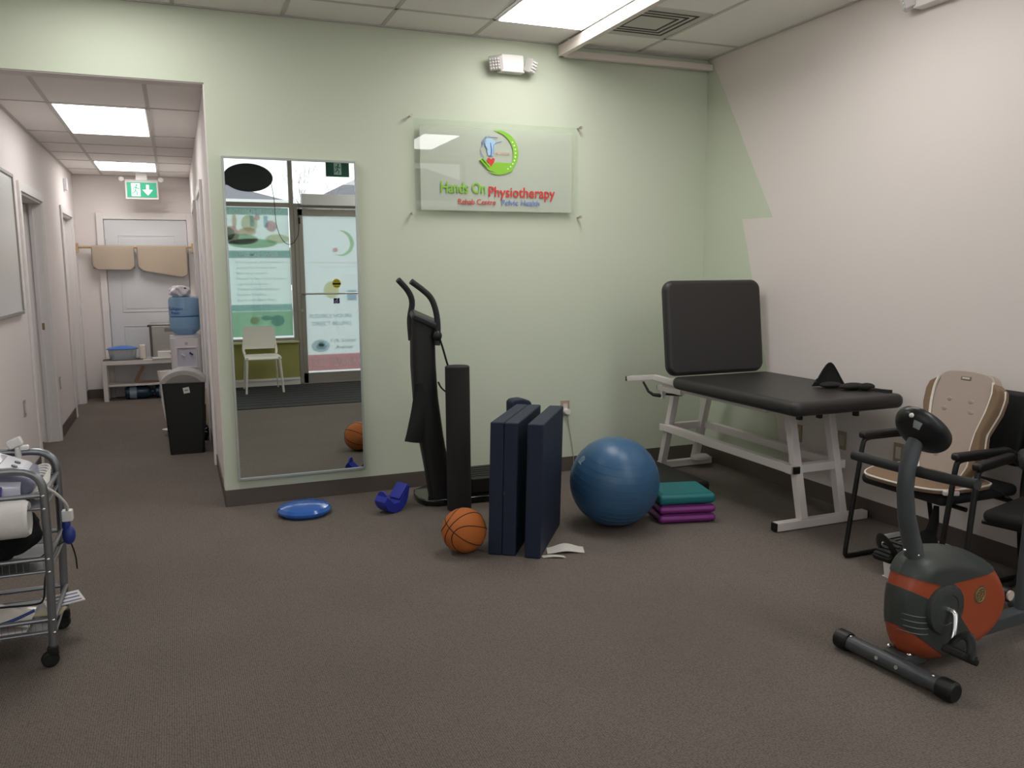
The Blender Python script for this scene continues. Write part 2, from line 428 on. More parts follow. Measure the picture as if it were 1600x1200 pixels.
for x0, x1, z0, z1 in ((-1.14, .28, .625, 2.31), (.34, 1.42, .625, 2.31), (2.62, 3.755, .625, 2.31), (-1.14, .28, 2.365, 2.94), (.34, 1.42, 2.365, 2.94), (1.475, 2.56, 2.36, 2.94), (2.62, 3.755, 2.36, 2.94)):
    g.box(x0, x1, FW-.045, FW-.039, z0, z1)
g.build('window_glass', glass_m, wf)
# entrance door
dr = MB(); dx0, dx1 = 1.475, 2.56
dr.box(dx0, dx0+.045, F0, F1+.01, 0, 2.31, bev=.003); dr.box(dx1-.045, dx1, F0, F1+.01, 0, 2.31, bev=.003)
dr.box(dx0+.05, dx0+.11, F0+.01, F1-.01, .01, 2.29, bev=.003); dr.box(dx1-.11, dx1-.05, F0+.01, F1-.01, .01, 2.29, bev=.003)
dr.box(dx0+.05, dx1-.05, F0+.01, F1-.01, .01, .145, bev=.003); dr.box(dx0+.05, dx1-.05, F0+.01, F1-.01, 2.205, 2.29, bev=.003)
dr.box(dx0, dx1, F0, F1+.01, 0, .012)
dr = struct('door_5', dr, alu)
g = MB(); g.box(dx0+.11, dx1-.11, FW-.045, FW-.039, .145, 2.205); g.build('door_glass', glass_m, dr)
h = MB(); h.tube([(dx0+.08, F1-.01, 1.195), (dx0+.08, F1+.06, 1.195), (dx1-.08, F1+.06, 1.195), (dx1-.08, F1-.01, 1.195)], .012, smooth=.03); h.build('push_bar', steel, dr)
h = MB(); h.box(1.565, 2.5, FW-.01, FW+.11, 2.335, 2.475, bev=.006); h.build('door_operator', white_p, dr)
h = MB(); h.cyl((1.53, F1, .98), (1.53, F1+.02, .98), .02); h.build('lock', steel, dr)

# window film poster (prints face the street; the mirror turns them readable)
def fm(n, c, t=.8): return MT.get(n) or film(n, c, t)
teal = fm('film_teal', '#9fc4c0'); pale = fm('film_pale', '#c3d2cd'); grn = fm('film_green', '#a5cbaa'); pink = fm('film_pink', '#eab6ba')
tan = fm('film_tan', '#e0ddc0'); blu = fm('film_blue', '#b5d0e2'); peach = fm('film_peach', '#eccbb8'); greyt = fm('film_grey_text', '#98aca7'); whitef = fm('film_white', '#f2f8f6')
YF = FW-.048
po = empty('window_poster', (.90, YF, .64), 'teal and pale green window poster with treatment list, mirrored behind the white chair', 'poster')
b = MB(); b.sheet([(.36, .65), (1.41, .65), (1.41, 2.30), (.36, 2.30)], YF)
b.build('backing', pale, po)
def flat(lst, m, name, dy=.0052):
    b = MB()
    for kind, *a in lst:
        if kind == 'r': b.sheet([(a[0], a[2]), (a[1], a[2]), (a[1], a[3]), (a[0], a[3])], YF-dy)
        else:
            cx, cz, rx, rz = a; b.sheet([(cx+rx*math.cos(t*PI/12), cz+rz*math.sin(t*PI/12)) for t in range(24)], YF-dy)
    return b.each(name, m, po)
flat([('r', .36, 1.41, 2.21, 2.30), ('r', .36, 1.41, 1.665, 1.76), ('r', .36, 1.41, .985, 1.07)], teal, 'teal_band')
flat([('e', .80, 1.90, .22, .07), ('e', .95, 1.85, .30, .06), ('e', .60, 1.97, .14, .10), ('r', .36, 1.41, .655, .98)], grn, 'green_picture_area')
flat([('e', .70, 1.96, .09, .11), ('e', 1.19, 2.07, .07, .07), ('e', 1.02, 2.18, .035, .04)], pink, 'pink_exercise_ball', .006)
flat([('e', 1.26, 1.91, .15, .06), ('e', .92, 2.1, .1, .11)], tan, 'tan_picture_area', .0056)
flat([('e', .89, 2.0, .11, .05), ('e', .74, 2.13, .03, .09), ('e', .93, .86, .06, .05)], peach, 'figure', .0062)
flat([('e', 1.22, .85, .085, .075), ('e', 1.08, .89, .07, .03), ('r', 1.10, 1.15, 2.05, 2.2), ('r', .93, .98, 2.06, 2.2)], blu, 'blue_figure', .0062)
T = []
yt = YF-.0065; yin = YF+.0015; whitein = film('film_white_front', '#f6faf8', .35)
T.append(text('t', 'PHYSIOTHERAPY', .08, whitein, (.585, yin, 2.225), po, width=.75, height=.058, bold=.002, depth=0))
T.append(text('t', 'EHC MVA WSIB', .08, whitein, (.74, yin, 1.685), po, width=.52, height=.052, bold=.002, depth=0))
T.append(text('t', 'CALL TO BOOK AN APPOINTMENT', .03, whitein, (.70, yin, 1.035), po, width=.60, height=.022, depth=0))
join_text('heading_text', T, po)
T = []
for k, (s_, wd) in enumerate((('Pre Surgery Rehabilitation', .62), ('Joint Pain Treatment', .50), ('Sporting Injuries', .38), ('Muscle Spasm and Sprains', .62), ('Ligament Injuries', .38), ('Tendon Rehabilitation', .53), ('Posture Disorder', .37), ('Neck and Back Pain', .47))):
    T.append(text('t', s_, .05, greyt, (.73, yt, 1.60-.0695*k), po, width=wd, height=.034, depth=0))
join_text('list_text', T, po)

# door film
dp = empty('door_poster', (1.99, YF, .15), 'pale film poster with clinic logo and red parking band on the entrance door', 'poster')
def flat2(lst, m, name, dy=.0052):
    b = MB()
    for kind, *a in lst:
        if kind == 'r': b.sheet([(a[0], a[2]), (a[1], a[2]), (a[1], a[3]), (a[0], a[3])], YF-dy)
        elif kind == 'p': b.sheet(a[0], YF-dy)
        else:
            cx, cz, rx, rz = a; b.sheet([(cx+rx*math.cos(t*PI/12), cz+rz*math.sin(t*PI/12)) for t in range(24)], YF-dy)
    return b.each(name, m, dp)
b = MB(); b.sheet([(1.59, .165), (2.445, .165), (2.445, 2.20), (1.59, 2.20)], YF); b.build('backing', fm('film_offwhite', '#c6cfcd'), dp)
flat2([('r', 1.59, 2.445, .168, .385)], fm('film_red', '#e59aa0'), 'red_band')
def crescent(cx, cz, R_, a0=100, a1=-130, th=.2, off=.16, n=26):
    P1 = [(cx+R_*math.cos(math.radians(a0+(a1-a0)*k/n)), cz+R_*math.sin(math.radians(a0+(a1-a0)*k/n))) for k in range(n+1)]
    P2 = []
    for k in range(n+1):
        a = math.radians(a0+(a1-a0)*k/n); ww = th*R_*math.sin(PI*min(1, (k/n)*1.0)**.8) if k < n else 0
        P2.append((cx+(R_-ww)*math.cos(a), cz+(R_-ww)*math.sin(a)))
    return P1+P2[1:-1][::-1]
flat2([('p', crescent(2.08, 1.86, .17, th=.3))], fm('film_lime', '#bfe0b6'), 'logo_crescent')
flat2([('e', 2.0, 1.77, .035, .03)], pink, 'logo_heart')
flat2([('e', 1.93, 1.245, .10, .115)], fm('film_yellow', '#efe9b5'), 'pale_yellow_sticker', .006)
flat2([('r', 2.135, 2.265, 1.10, 1.24)], fm('film_pale_blue', '#c0cfe0'), 'pale_blue_sticker', .006)
flat2([('e', 1.76, .50, .12, .085)], fm('film_grey', '#c9d6d8'), 'car_picture')
flat2([('e', 1.77, .49, .07, .04), ('e', 1.77, .52, .04, .035)], blu, 'car_body', .006)
T = [text('t', 'Hands On', .05, fm('film_lime2', '#c6e2c6'), (1.66, yt, 1.595), dp, width=.27, height=.03, depth=0),
     text('t', 'Physiotherapy', .05, pink, (1.96, yt, 1.595), dp, width=.38, height=.03, depth=0),
     text('t', 'Rehab Centre', .03, pink, (1.78, yt, 1.54), dp, width=.22, height=.018, depth=0),
     text('t', 'Pelvic Health', .03, blu, (2.08, yt, 1.54), dp, width=.22, height=.018, depth=0),
     text('t', 'FLEXIBLE HOURS', .07, fm('film_slate', '#a3bac5'), (1.63, yt, .875), dp, width=.56, height=.052, bold=.001, depth=0),
     text('t', 'DIRECT BILLING', .07, fm('film_slate', '#a3bac5'), (1.66, yt, .775), dp, width=.52, height=.052, bold=.001, depth=0),
     text('t', '119, Luxor', .07, fm('film_dkgrey', '#98a5ab'), (1.90, yt, .545), dp, width=.34, height=.055, bold=.001, depth=0),
     text('t', 'Avenue', .07, fm('film_dkgrey', '#98a5ab'), (1.96, yt, .455), dp, width=.23, height=.05, bold=.001, depth=0),
     text('t', 'FREE PARKING', .14, whitein, (1.62, yin, .215), dp, width=.72, height=.125, bold=.002, depth=0)]
join_text('lettering', T, dp)
st = MB(); yel = mat('sticker_yellow', '#d9c41c', .5); blk = mat('sticker_black', '#2a2412', .5)
YI = FW-.037
st.prism([(2.0+.055*math.cos(t*PI/14), 1.325+.062*math.sin(t*PI/14)) for t in range(28)], YI, YI+.002, axis='Y', mi=0)
st.box(1.945, 2.055, YI+.002, YI+.003, 1.308, 1.335, mi=1); st.box(1.965, 2.035, YI+.002, YI+.003, 1.285, 1.292, mi=1); st.box(1.965, 2.035, YI+.002, YI+.003, 1.352, 1.36, mi=1)
o = st.build('round_sticker', [yel, blk]); tag(o, 'round yellow sticker with black band on the entrance door glass', 'sticker')
st = MB(); st.box(1.952, 2.032, YI, YI+.002, 1.06, 1.13)
st.tube([(2.0, YI+.003, 1.118), (1.992, YI+.003, 1.095), (1.975, YI+.003, 1.095)], .004, mi=1); st.tube([(1.985+.018*math.cos(a/6*PI), YI+.003, 1.085+.018*math.sin(a/6*PI)) for a in range(5, 14)], .003, mi=1); st.ball((2.0, YI+.003, 1.122), .006, mi=1)
o = st.build('wheelchair_sticker', [mat('sticker_navy', '#2c2c66', .5), white_p]); tag(o, 'small navy wheelchair access sticker below the push bar of the entrance door', 'sticker')

# oval sign hanging in the window with its cable
ov = MB(); ov.lathe([(0, -.012), (.96, -.012), (1, 0), (.96, .012), (0, .012)], 40, sx=.30, sy=.175, M=Matrix.Translation((.925, FW+.06, 2.66)) @ rotm(rx=PI/2))
o = ov.build('oval_sign', mat('oval_sign_back', '#34373a', .5))
tag(o, 'dark oval sign hanging high in the front window, reflected in the mirror', 'sign')
for x in (.78, 1.08):
    c = MB(); c.cyl((x, FW+.06, 2.815 - abs(x-.925)*.2), (x, FW+.06, H), .0015, 6); c.build('hanging_wire', steel).parent = o
cb = MB(); cb.tube([(1.2, FW+.05, 2.62), (1.235, FW+.03, 2.4), (1.24, FW+.02, 2.1), (1.29, FW+.02, 1.92), (1.37, FW+.02, 1.83), (1.45, FW+.02, 1.84), (1.52, FW+.02, 1.95), (1.535, FW+.02, 2.1), (1.535, FW+.02, 2.3)], .004, 6, smooth=.12)
cb.box(1.525, 1.548, FW+.01, FW+.035, 2.1, 2.18, bev=.003)
o = cb.build('sign_cable', rubber); tag(o, 'thin dark cable looping down beside the window frame of the entrance, seen in the mirror', 'cable')
# exit sign over the entrance
def running_man(b, cx, z, s, y, sgn=1, mi=1, mo=2):
    b.box(cx-.32*s, cx+.32*s, y, y+sgn*.0015, z-.5*s, z+.5*s, mi=mi) if sgn > 0 else b.box(cx-.32*s, cx+.32*s, y+sgn*.0015, y, z-.5*s, z+.5*s, mi=mi)
    yy = y+sgn*.002
    b.ball((cx+.06*s, yy, z+.34*s), (.075*s, .002, .075*s), mi=mo, n=10)
    for p in ([(0.04, .25), (-.03, -.05)], [(-.03, -.05), (.12, -.2), (.06, -.42)], [(-.03, -.05), (-.12, -.22), (-.28, -.26)], [(.03, .2), (.16, .08), (.25, .13)], [(.02, .2), (-.14, .16), (-.17, .02)]):
        b.tube([(cx+q[0]*s, yy, z+q[1]*s) for q in p], .035*s, 6, mi=mo)
sgn_g = mat('exit_green', '#1d8f68', .4, emit=((.01, .32, .17, 1), .35)); sgn_w = mat('exit_white', '#e8f2ec', .4, emit=((.8, 1, .9, 1), .35)); sgn_gd = mat('exit_green_dark', '#174e3c', .5)
e = MB(); e.box(1.885, 2.185, FW+.10, FW+.125, 2.70, 2.895, bev=.004); running_man(e, 2.035, 2.80, .15, FW+.125, 1)
ee = e.build('exit_sign', [sgn_gd, mat('exit_panel_pale', '#9fbfae', .5), sgn_gd]); tag(ee, 'dark green exit sign with running figure above the entrance door, reflected in the mirror', 'sign')
c = MB(); c.box(2.0, 2.07, FW+.09, FW+.135, 2.895, H, bev=.004); c.build('sign_mount', white_p, ee)

# entrance mat
m_ = MB(); m_.box(.2, 3.2, FW+.03, 1.53, 0, .008, bev=.003)
for k in range(9): m_.box(.24, 3.16, FW+.1+.19*k, FW+.11+.19*k, .008, .011)
o = m_.build('entrance_mat', mat('mat_charcoal', '#302f2f', .9, .3, 200)); tag(o, 'dark ribbed entrance mat inside the front door, reflected in the wall mirror', 'mat')

# white chair by the front window
ch = empty('white_chair', (.95, .17, .011), 'white moulded plastic chair in front of the window, seen only in the mirror', 'chair')
cw = mat('chair_white_plastic', '#e9e4d8', .4); cl = mat('chair_leg_white', '#dedbd2', .4)
def surf(fn, nu, nv, th, name, m, parent): b = MB(); b.grid(fn, nu, nv, thick=th); return b.build(name, m, parent)
surf(lambda u, v: (.95+(u-.5)*(.43-.03*(1-v)), -.03+.43*v, .455-.015*math.sin(PI*u)*math.sin(PI*v)-.05*max(0, v-.85)/.15*.5), 12, 12, .012, 'seat', cw, ch)
surf(lambda u, v: (.95+(u-.5)*(.43-.06*v), -.035-.045*v-.02*math.sin(PI*u)*0, .52+.28*v), 14, 8, .012, 'backrest', cw, ch)
for s in (-1, 1):
    b = MB(); b.tube([(.95+s*.19, .01, .455), (.95+s*.20, -.02, .50), (.95+s*.195, -.045, .56)], .016, 8); b.build('back_support', cw, ch)
    b = MB(); b.tube([(.95+s*.19, .38, .45), (.95+s*.22, .42, .011)], [.017, .013], 10); b.build('leg', cl, ch)
    b = MB(); b.tube([(.95+s*.18, .0, .45), (.95+s*.21, -.1, .011)], [.014, .010], 10); b.build('leg', cl, ch)

# outdoors
b = MB(); b.box(-40, 40, -60, FW-.14, -.25, -.12); o = struct('ground_outside', b, mat('pale_bounce_ground', '#b4b4b3', .9, .2, 30))  # ground lightened to concrete tone so it bounces daylight onto the ceiling
def house(x0, x1, y0, y1, ez, pz, rx, lab):
    r = empty('house', ((x0+x1)/2, (y0+y1)/2, -.12), lab, 'house')
    b = MB(); b.box(x0+.3, x1-.3, y0+.3, y1-.3, -.12, ez); b.build('wall', mat('siding', '#b9b3ab', .8), r)
    b = MB(); bm = bmesh.new(); cy = (y0+y1)/2
    V = [bm.verts.new(p) for p in ((x0, y0, ez), (x1, y0, ez), (x1, y1, ez), (x0, y1, ez), (x0+rx, cy, pz), (x1-rx, cy, pz))]
    for q in ((0, 1, 5, 4), (1, 2, 5), (2, 3, 4, 5), (3, 0, 4), (3, 2, 1, 0)): bm.faces.new([V[i] for i in q])
    bmesh.ops.recalc_face_normals(bm, faces=bm.faces); b._merge(bm, 0); b.build('roof', mat('shingles', '#77757c', .9, .3, 12), r)
    b = MB(); b.box(x0, x1, y1-.02, y1+.1, ez-.22, ez+.04); b.build('gutter', white_p, r)
    b = MB()
    for k in range(3): b.box(x0+1+k*1.9, x0+2+k*1.9, y1-.31, y1-.27, 1, 2.3)
    b.build('window', mat('dark_glass', '#3a4148', .1), r)
house(-1.2, 3.85, -26, -18.9, 3.85, 5.0, 3.2, 'grey-roofed house across the street at the left of the mirror reflection')
house(4.7, 13, -26, -19.5, 4.0, 5.6, 3.2, 'grey-roofed house across the street behind the door in the mirror reflection')
tr = MB(); random.seed(3)
def branch(p, d, L, r, n):
    q = p+d*L; tr.tube([p, p+d*L*.5+Vector((random.uniform(-.06, .06)*L, 0, 0)), q], [r, r*.65], 5)
    if n == 0: return
    for k in range(3):
        dd = (d+Vector((random.uniform(-.55, .55), random.uniform(-.3, .3), random.uniform(-.05, .35)))).normalized()
        branch(p+d*L*random.uniform(.55, 1), dd, L*.68, r*.5, n-1)
branch(Vector((4.1, -17, -.12)), Vector((.02, 0, 1)), 2.3, .045, 4)
o = tr.build('bare_tree', mat('bark', '#8f8580', .9)); tag(o, 'thin bare tree outside the entrance door, seen between the roofs in the mirror', 'tree')

# ================================================================== CEILING FIXTURES
def panel_light(x0, x1, y0, y1, z, s, lab, name='ceiling_light', group=None):
    r = empty(name, ((x0+x1)/2, (y0+y1)/2, z), lab, 'light', group=group)
    b = MB(); w_ = .012
    b.box(x0, x1, y0, y0+w_, z-.006, z+.02); b.box(x0, x1, y1-w_, y1, z-.006, z+.02); b.box(x0, x0+w_, y0+w_, y1-w_, z-.006, z+.02); b.box(x1-w_, x1, y0+w_, y1-w_, z-.006, z+.02)
    b.build('frame', tbar_m, r)
    b = MB(); b.box(x0+w_, x1-w_, y0+w_, y1-w_, z-.012, z+.01)
    b.build('diffuser', MT.get('panel_%g' % s) or emis('panel_%g' % s, (1, .985, .975, 1), s), r)
panel_light(1.958, 2.557, 3.878, 5.073, H, PANEL, 'large bright rectangular ceiling light above the clinic sign')
panel_light(2.581, 3.18, .22, 1.405, H, PANEL, 'ceiling light over the right front of the room, mirrored in the acrylic sign')
panel_light(-.535, .063, 3.878, 5.073, H, PANEL, 'ceiling light near the hall opening, just above the frame')
panel_light(2.581, 3.18, 2.659, 3.854, H, PANEL*.7, 'added unseen fill light in the ceiling between the curtain track and the right wall')  # extra panel, no known fixture; added to brighten the right wall
panel_light(-1.781, -1.183, .22, 1.405, H, PANEL*.6, 'ceiling light over the left front of the room')
panel_light(-.703, -.117, 6.442, 7.698, HC, HALLP, 'bright hall ceiling light nearest the opening')
panel_light(-.703, -.117, 9.592, 10.338, HC, HALLP*1.9, 'smaller-looking hall ceiling light near the exit sign')

vr = empty('ceiling_vent', (2.88, 4.79, H), 'square white air vent in the ceiling beside the curtain track', 'vent')
b = MB(); b.box(2.59, 3.17, 4.5, 5.07, H-.006, H+.01, bev=.003); b.build('plate', tbar_m, vr)
b = MB()
for k in range(3):
    e_ = .05+.045*k
    for (a, c, g_, h_) in ((2.60+e_, 3.16-e_, 4.51+e_, 4.525+e_), (2.60+e_, 3.16-e_, 5.045-e_, 5.06-e_), (2.60+e_, 2.615+e_, 4.51+e_, 5.06-e_), (3.145-e_, 3.16-e_, 4.51+e_, 5.06-e_)):
        b.box(a, c, g_, h_, H-.009, H-.004)
b.build('slot', mat('vent_dark', '#55544f', .8), vr)
# curtain track
ct = MB()
ct.box(2.552, 2.596, .6, 5.44, 2.955, 3.0, bev=.006); ct.box(2.552, XC-.004, 5.40, 5.444, 2.955, 3.0, bev=.006)
ct.box(2.556, 2.566, .6, 5.44, 3.0, 3.03); ct.box(2.582, 2.592, .6, 5.44, 3.0, 3.03)
ct = ct.build('curtain_track', mat('track_white', '#dcd0c8', .35)); tag(ct, 'white L-shaped curtain track under the ceiling running to the back right corner', 'track')
b = MB()
for y in (1.2, 2.7, 4.2, 5.3): b.box(2.565, 2.583, y-.01, y+.01, 2.99, H)
b.each('bracket', white_p, ct)

# emergency light on the green wall
def emergency(cx, y, z, lab, rz=0):
    r = empty('emergency_light', (cx, y, z), lab, 'emergency light', rz=rz)
    b = MB(); b.prism([(-.095, -.055), (.085, -.055), (.075, .06), (-.085, .06)], -.075, -.0005, axis='Y', bev=.008); b.build('housing', white_p, r, local=True)
    for s in (-1, 1):
        M = Matrix.Translation((s*.125, -.075, -.005)) @ rotm(rz=s*.75, rx=.35)
        b = MB(); b.box(-.042, .042, -.03, .025, -.045, .045, bev=.008, M=M); lh = b.build('lamp_head', mat('lamp_plastic', '#c9c4c0', .4), r, local=True)
        b = MB()
        for i in range(4):
            for j in range(4): b.ball((-.0285+.019*i, -.031, -.0285+.019*j), (.008, .005, .008), n=8)
        for q in (b,): bmesh.ops.transform(q.bm, matrix=M, verts=q.bm.verts)
        b.build('lens', mat('lens', '#f0eee8', .15), lh, local=True)
    return r
emergency(2.2, D, 2.872, 'white two-headed emergency light high on the green wall above the clinic sign')
emergency(XC, 3.42, 2.92, 'emergency light at the top of the white right wall, cut off by the frame', rz=-PI/2)

# ================================================================== CLINIC SIGN
YS = D-.045
sg = empty('clinic_sign', (2.10, YS, 1.87), 'clear acrylic clinic sign with frosted panel and coloured lettering on the green wall', 'sign')
b = MB(); b.box(1.505, 2.70, YS-.005, YS+.001, 1.885, 2.482); b.build('acrylic_panel', clear('acrylic', (.97, .985, .97, 1), .03, .01), sg)
fr = clearplastic('frosted_vinyl', srgb('#e6e8dd'), .6); fr.node_tree.nodes['Principled BSDF'].inputs['Roughness'].default_value = .5
b = MB(); b.box(1.545, 2.655, YS+.0015, YS+.0025, 1.895, 2.445); b.build('frosted_backing', fr, sg)
for x, z in ((1.488, 2.497), (2.722, 2.487), (1.488, 1.872), (2.722, 1.866)):
    b = MB(); b.cyl((x, D, z), (x, D-.05, z), .006, 12); b.cyl((x, D-.042, z), (x, D-.056, z), .011, 14); b.build('standoff_bolt', steel, sg)
lime = mat('sign_lime', '#86c232', .5); red = mat('sign_red', '#cf3a33', .5); bl = mat('sign_blue', '#6f86c6', .5); pb = mat('sign_pale_blue', '#a3c6dd', .5)
yl = YS-.006
join_text('lettering', [
    text('t', 'Hands On', .08, lime, (1.682, yl, 2.012), sg, width=.318, height=.075, bold=.001),
    text('t', 'Physiotherapy', .08, red, (2.022, yl, 1.993), sg, width=.498, height=.09, bold=.001),
    text('t', 'Rehab Centre', .05, red, (1.803, yl, 1.937), sg, width=.27, height=.037, bold=.0003),
    text('t', 'Pelvic Health', .05, bl, (2.117, yl, 1.937), sg, width=.285, height=.037, bold=.0003),
    text('t', 'PELVIMAN', .02, mat('sign_orange', '#dba07a', .5), (2.075, yl, 2.275), sg, width=.10, height=.014)], sg)
b = MB(); cx, cz = 2.095, 2.288
b.prism(crescent(cx, cz, .148, 105, -125, th=.26, n=40), yl-.001, yl, axis='Y')
b.prism([(2.025, 2.212), (2.08, 2.222), (2.19, 2.222), (2.20, 2.17), (2.14, 2.145), (2.08, 2.15), (2.02, 2.17), (1.965, 2.222), (1.975, 2.228), (2.0, 2.21)], yl-.0012, yl, axis='Y')
b.tube([(1.962, yl, 2.235), (2.01, yl, 2.185)], .007, 6); b.tube([(1.98, yl, 2.245), (2.03, yl, 2.19)], .006, 6)
b.build('green_hand_crescent', lime, sg)
b = MB()
for k in range(9):
    a = math.radians(35-11.5*k); b.ball((cx+.127*math.cos(a), yl-.0015, cz+.127*math.sin(a)), (.0055, .001, .0055), n=8)
b.build('spine_dots', mat('sign_spine', '#e6efcf', .5), sg)
b = MB(); b.prism([(2.04, 2.19), (2.065, 2.225), (2.068, 2.245), (2.055, 2.252), (2.041, 2.24), (2.027, 2.252), (2.013, 2.245), (2.016, 2.225)], yl-.0015, yl-.0002, axis='Y'); b.build('red_heart', red, sg)
b = MB()
b.tube([(2.04, yl, 2.26), (2.046, yl, 2.30), (2.038, yl, 2.35)], [.004, .006, .003], 6)
for s_ in ([(2.055, 2.27), (2.062, 2.30), (2.06, 2.335), (2.085, 2.355), (2.12, 2.362)], [(2.02, 2.30), (2.0, 2.33), (2.005, 2.36), (1.99, 2.375), (1.985, 2.33)], [(2.02, 2.395), (2.045, 2.385), (2.07, 2.39), (2.09, 2.385)], [(1.975, 2.32), (1.98, 2.355), (2.0, 2.385), (2.015, 2.39)], [(1.965, 2.30), (1.975, 2.27), (1.99, 2.25)]):
    b.tube([(q[0], yl, q[1]) for q in s_], .0022, 5)
b.build('blue_body_lines', bl, sg)
b = MB(); b.prism([(2.02, 2.265), (2.06, 2.265), (2.065, 2.31), (2.075, 2.36), (2.05, 2.38), (2.01, 2.38), (1.995, 2.35), (2.01, 2.31)], yl-.0004, yl, axis='Y'); b.build('pale_torso', pb, sg)

# ================================================================== WALL MIRROR
mr = empty('wall_mirror', (.712, D-.02, .17), 'tall rectangular wall mirror with thin silver frame on the green wall', 'mirror')
b = MB(); b.box(.316, 1.108, D-.034, D-.004, .186, 2.178); b.build('mirror_glass', mirror_m, mr, angle=20)
b = MB()
for (a, c, e, g) in ((.302, .316, .170, 2.192), (1.108, 1.122, .170, 2.192), (.316, 1.108, .170, .186), (.316, 1.108, 2.178, 2.192)): b.box(a, c, D-.040, D-.002, e, g, bev=.002)
b.build('frame', mat('mirror_frame', '#b7bcb6', .35, metal=.5), mr)

# outlets
def plate(name, X_, y, z, lab, axis='x', w2=.036, h2=.058, pale='#b8a894', inner='#cfc6bb', plug=False):
    r = empty(name, (X_, y, z), lab, 'outlet', rz=0 if axis == 'y' else -PI/2)
    b = MB(); b.box(-w2, w2, -.006, -.0005, -h2, h2, bev=.002); b.build('cover_plate', mat('plate_'+pale, pale, .4, metal=.2), r, local=True)
    b = MB(); b.box(-.018, .018, -.009, -.005, -.034, .034, bev=.002); b.build('socket_face', mat('sock_'+inner, inner, .4), r, local=True)
    return r
pr = plate('wall_outlet', 2.626, D, .477, 'metal outlet plate low on the green wall above the exercise ball', axis='y')
b = MB(); b.cyl((2.632, D-.009, .455), (2.632, D-.045, .455), .022, 18); b.cyl((2.632, D-.045, .455), (2.632, D-.05, .455), .018, 18); o = b.build('plug', white_p)
tag(o, 'round white plug in the green wall outlet', 'plug')
b = MB(); b.tube([(2.632, D-.03, .435), (2.65, D-.012, .36), (2.68, D-.012, .2), (2.69, D-.02, .1), (2.68, D-.03, .005)], .0025, 6); b.build('cord', mat('cord_pale', '#9a9a88', .5)).parent = o
plate('wall_outlet', XC, 4.335, .40, 'outlet on the right wall behind the front legs of the treatment table', pale='#a89a84', inner='#bab09f')
plate('wall_outlet', XC, 3.94, .425, 'outlet on the right wall between treatment table and black armchair', pale='#a39580', inner='#b8ae9e')
plate('wall_outlet', XC, 3.50, .435, 'outlet on the right wall beside the armchair with the massage cushion, nearest the camera', pale='#a39580', inner='#d0c9bf')

# ================================================================== TREATMENT TABLE
tt = empty('treatment_table', (3.43, 4.3, 0), 'black padded treatment table with raised backrest and white steel frame against the right wall', 'treatment table')
b = MB(); b.prism(rr_poly(3.375, 4.02, .39, .60, .05, 8), .712, .792, rim=.034); o = b.build('seat_pad', vinyl, tt)
# soften the pad corners in plan
for v in o.data.vertices:
    pass
M = Matrix.Translation((3.375, 4.63, .79)) @ rotm(rx=-math.radians(7))
b = MB(); b.prism([(x, z+.3175) for x, z in rr_poly(0, 0, .385, .3175, .07, 8)], 0, .075, axis='Y', M=M, rim=.03); b.build('backrest_pad', vinyl, tt)
def sq(b, p0, p1, a=.025, c=.025, mi=0, bev=.004):
    "square steel tube between two points"
    p0, p1 = Vector(p0), Vector(p1); d = p1-p0; L = d.length; q = d.to_track_quat('Z', 'Y').to_matrix().to_4x4()
    if abs(d.normalized().z) > .5: q = Matrix((Vector((1, 0, 0)), d.normalized().cross(Vector((1, 0, 0))), d.normalized())).transposed().to_4x4()
    b.box(-a, a, -c, c, 0, L, bev=bev, mi=mi, M=Matrix.Translation(p0) @ q); return b
def foot(y, x0=3.10, x1=3.77):
    b = MB(); b.box(x0, x1, y-.025, y+.025, .004, .054, bev=.005); o = b.build('foot_bar', white_steel, tt)
    b = MB(); b.box(x0-.008, x0+.004, y-.024, y+.024, .005, .053, bev=.003); b.box(x1-.004, x1+.008, y-.024, y+.024, .005, .053, bev=.003); b.each('end_cap', black_m, o)
foot(3.685); foot(5.25, 3.30)
for x in (3.30, 3.59):
    b = MB(); sq(b, (x, 3.69, .05), (x, 3.84, .70)); b.build('leg', white_steel, tt)
    b = MB(); sq(b, (x+.03, 5.24, .05), (x+.03, 5.05, .70)); b.build('leg', white_steel, tt)
b = MB(); sq(b, (3.27, 3.76, .335), (3.30, 5.2, .335)); sq(b, (3.62, 3.76, .335), (3.65, 5.2, .335)); b.box(3.24, 3.65, 3.735, 3.785, .31, .36, bev=.004); b.box(3.27, 3.68, 5.145, 5.195, .31, .36, bev=.004)
o = b.build('lower_frame', white_steel, tt)
b = MB(); b.box(3.247, 3.293, 3.712, 3.724, .314, .356, bev=.003); b.box(3.262, 3.27, 3.735, 3.78, .314, .356); b.each('end_cap', black_m, o)
b = MB(); b.box(3.22, 3.72, 3.79, 3.83, .68, .712, bev=.004); b.box(3.10, 3.14, 3.8, 4.9, .672, .712, bev=.004); b.box(3.58, 3.62, 3.6, 4.9, .672, .712, bev=.004); b.box(3.25, 3.72, 5.03, 5.07, .672, .712, bev=.004)
o = b.build('upper_frame', white_steel, tt)
b = MB(); 
for x, y in ((3.17, 3.60), (3.31, 3.60), (3.545, 3.57)): b.box(x-.012, x+.012, y-.015, y+.015, .66, .715, bev=.003)
b.each('bracket', black_m, tt)
b = MB(); sq(b, (3.07, 4.60, .735), (3.06, 4.94, .748), .018, .018); sq(b, (3.06, 4.93, .748), (2.995, 5.18, .712), .018, .018); o = b.build('backrest_handle', white_steel, tt)
b = MB(); b.box(2.976, 3.012, 5.176, 5.192, .694, .73, bev=.003); b.each('end_cap', black_m, o)
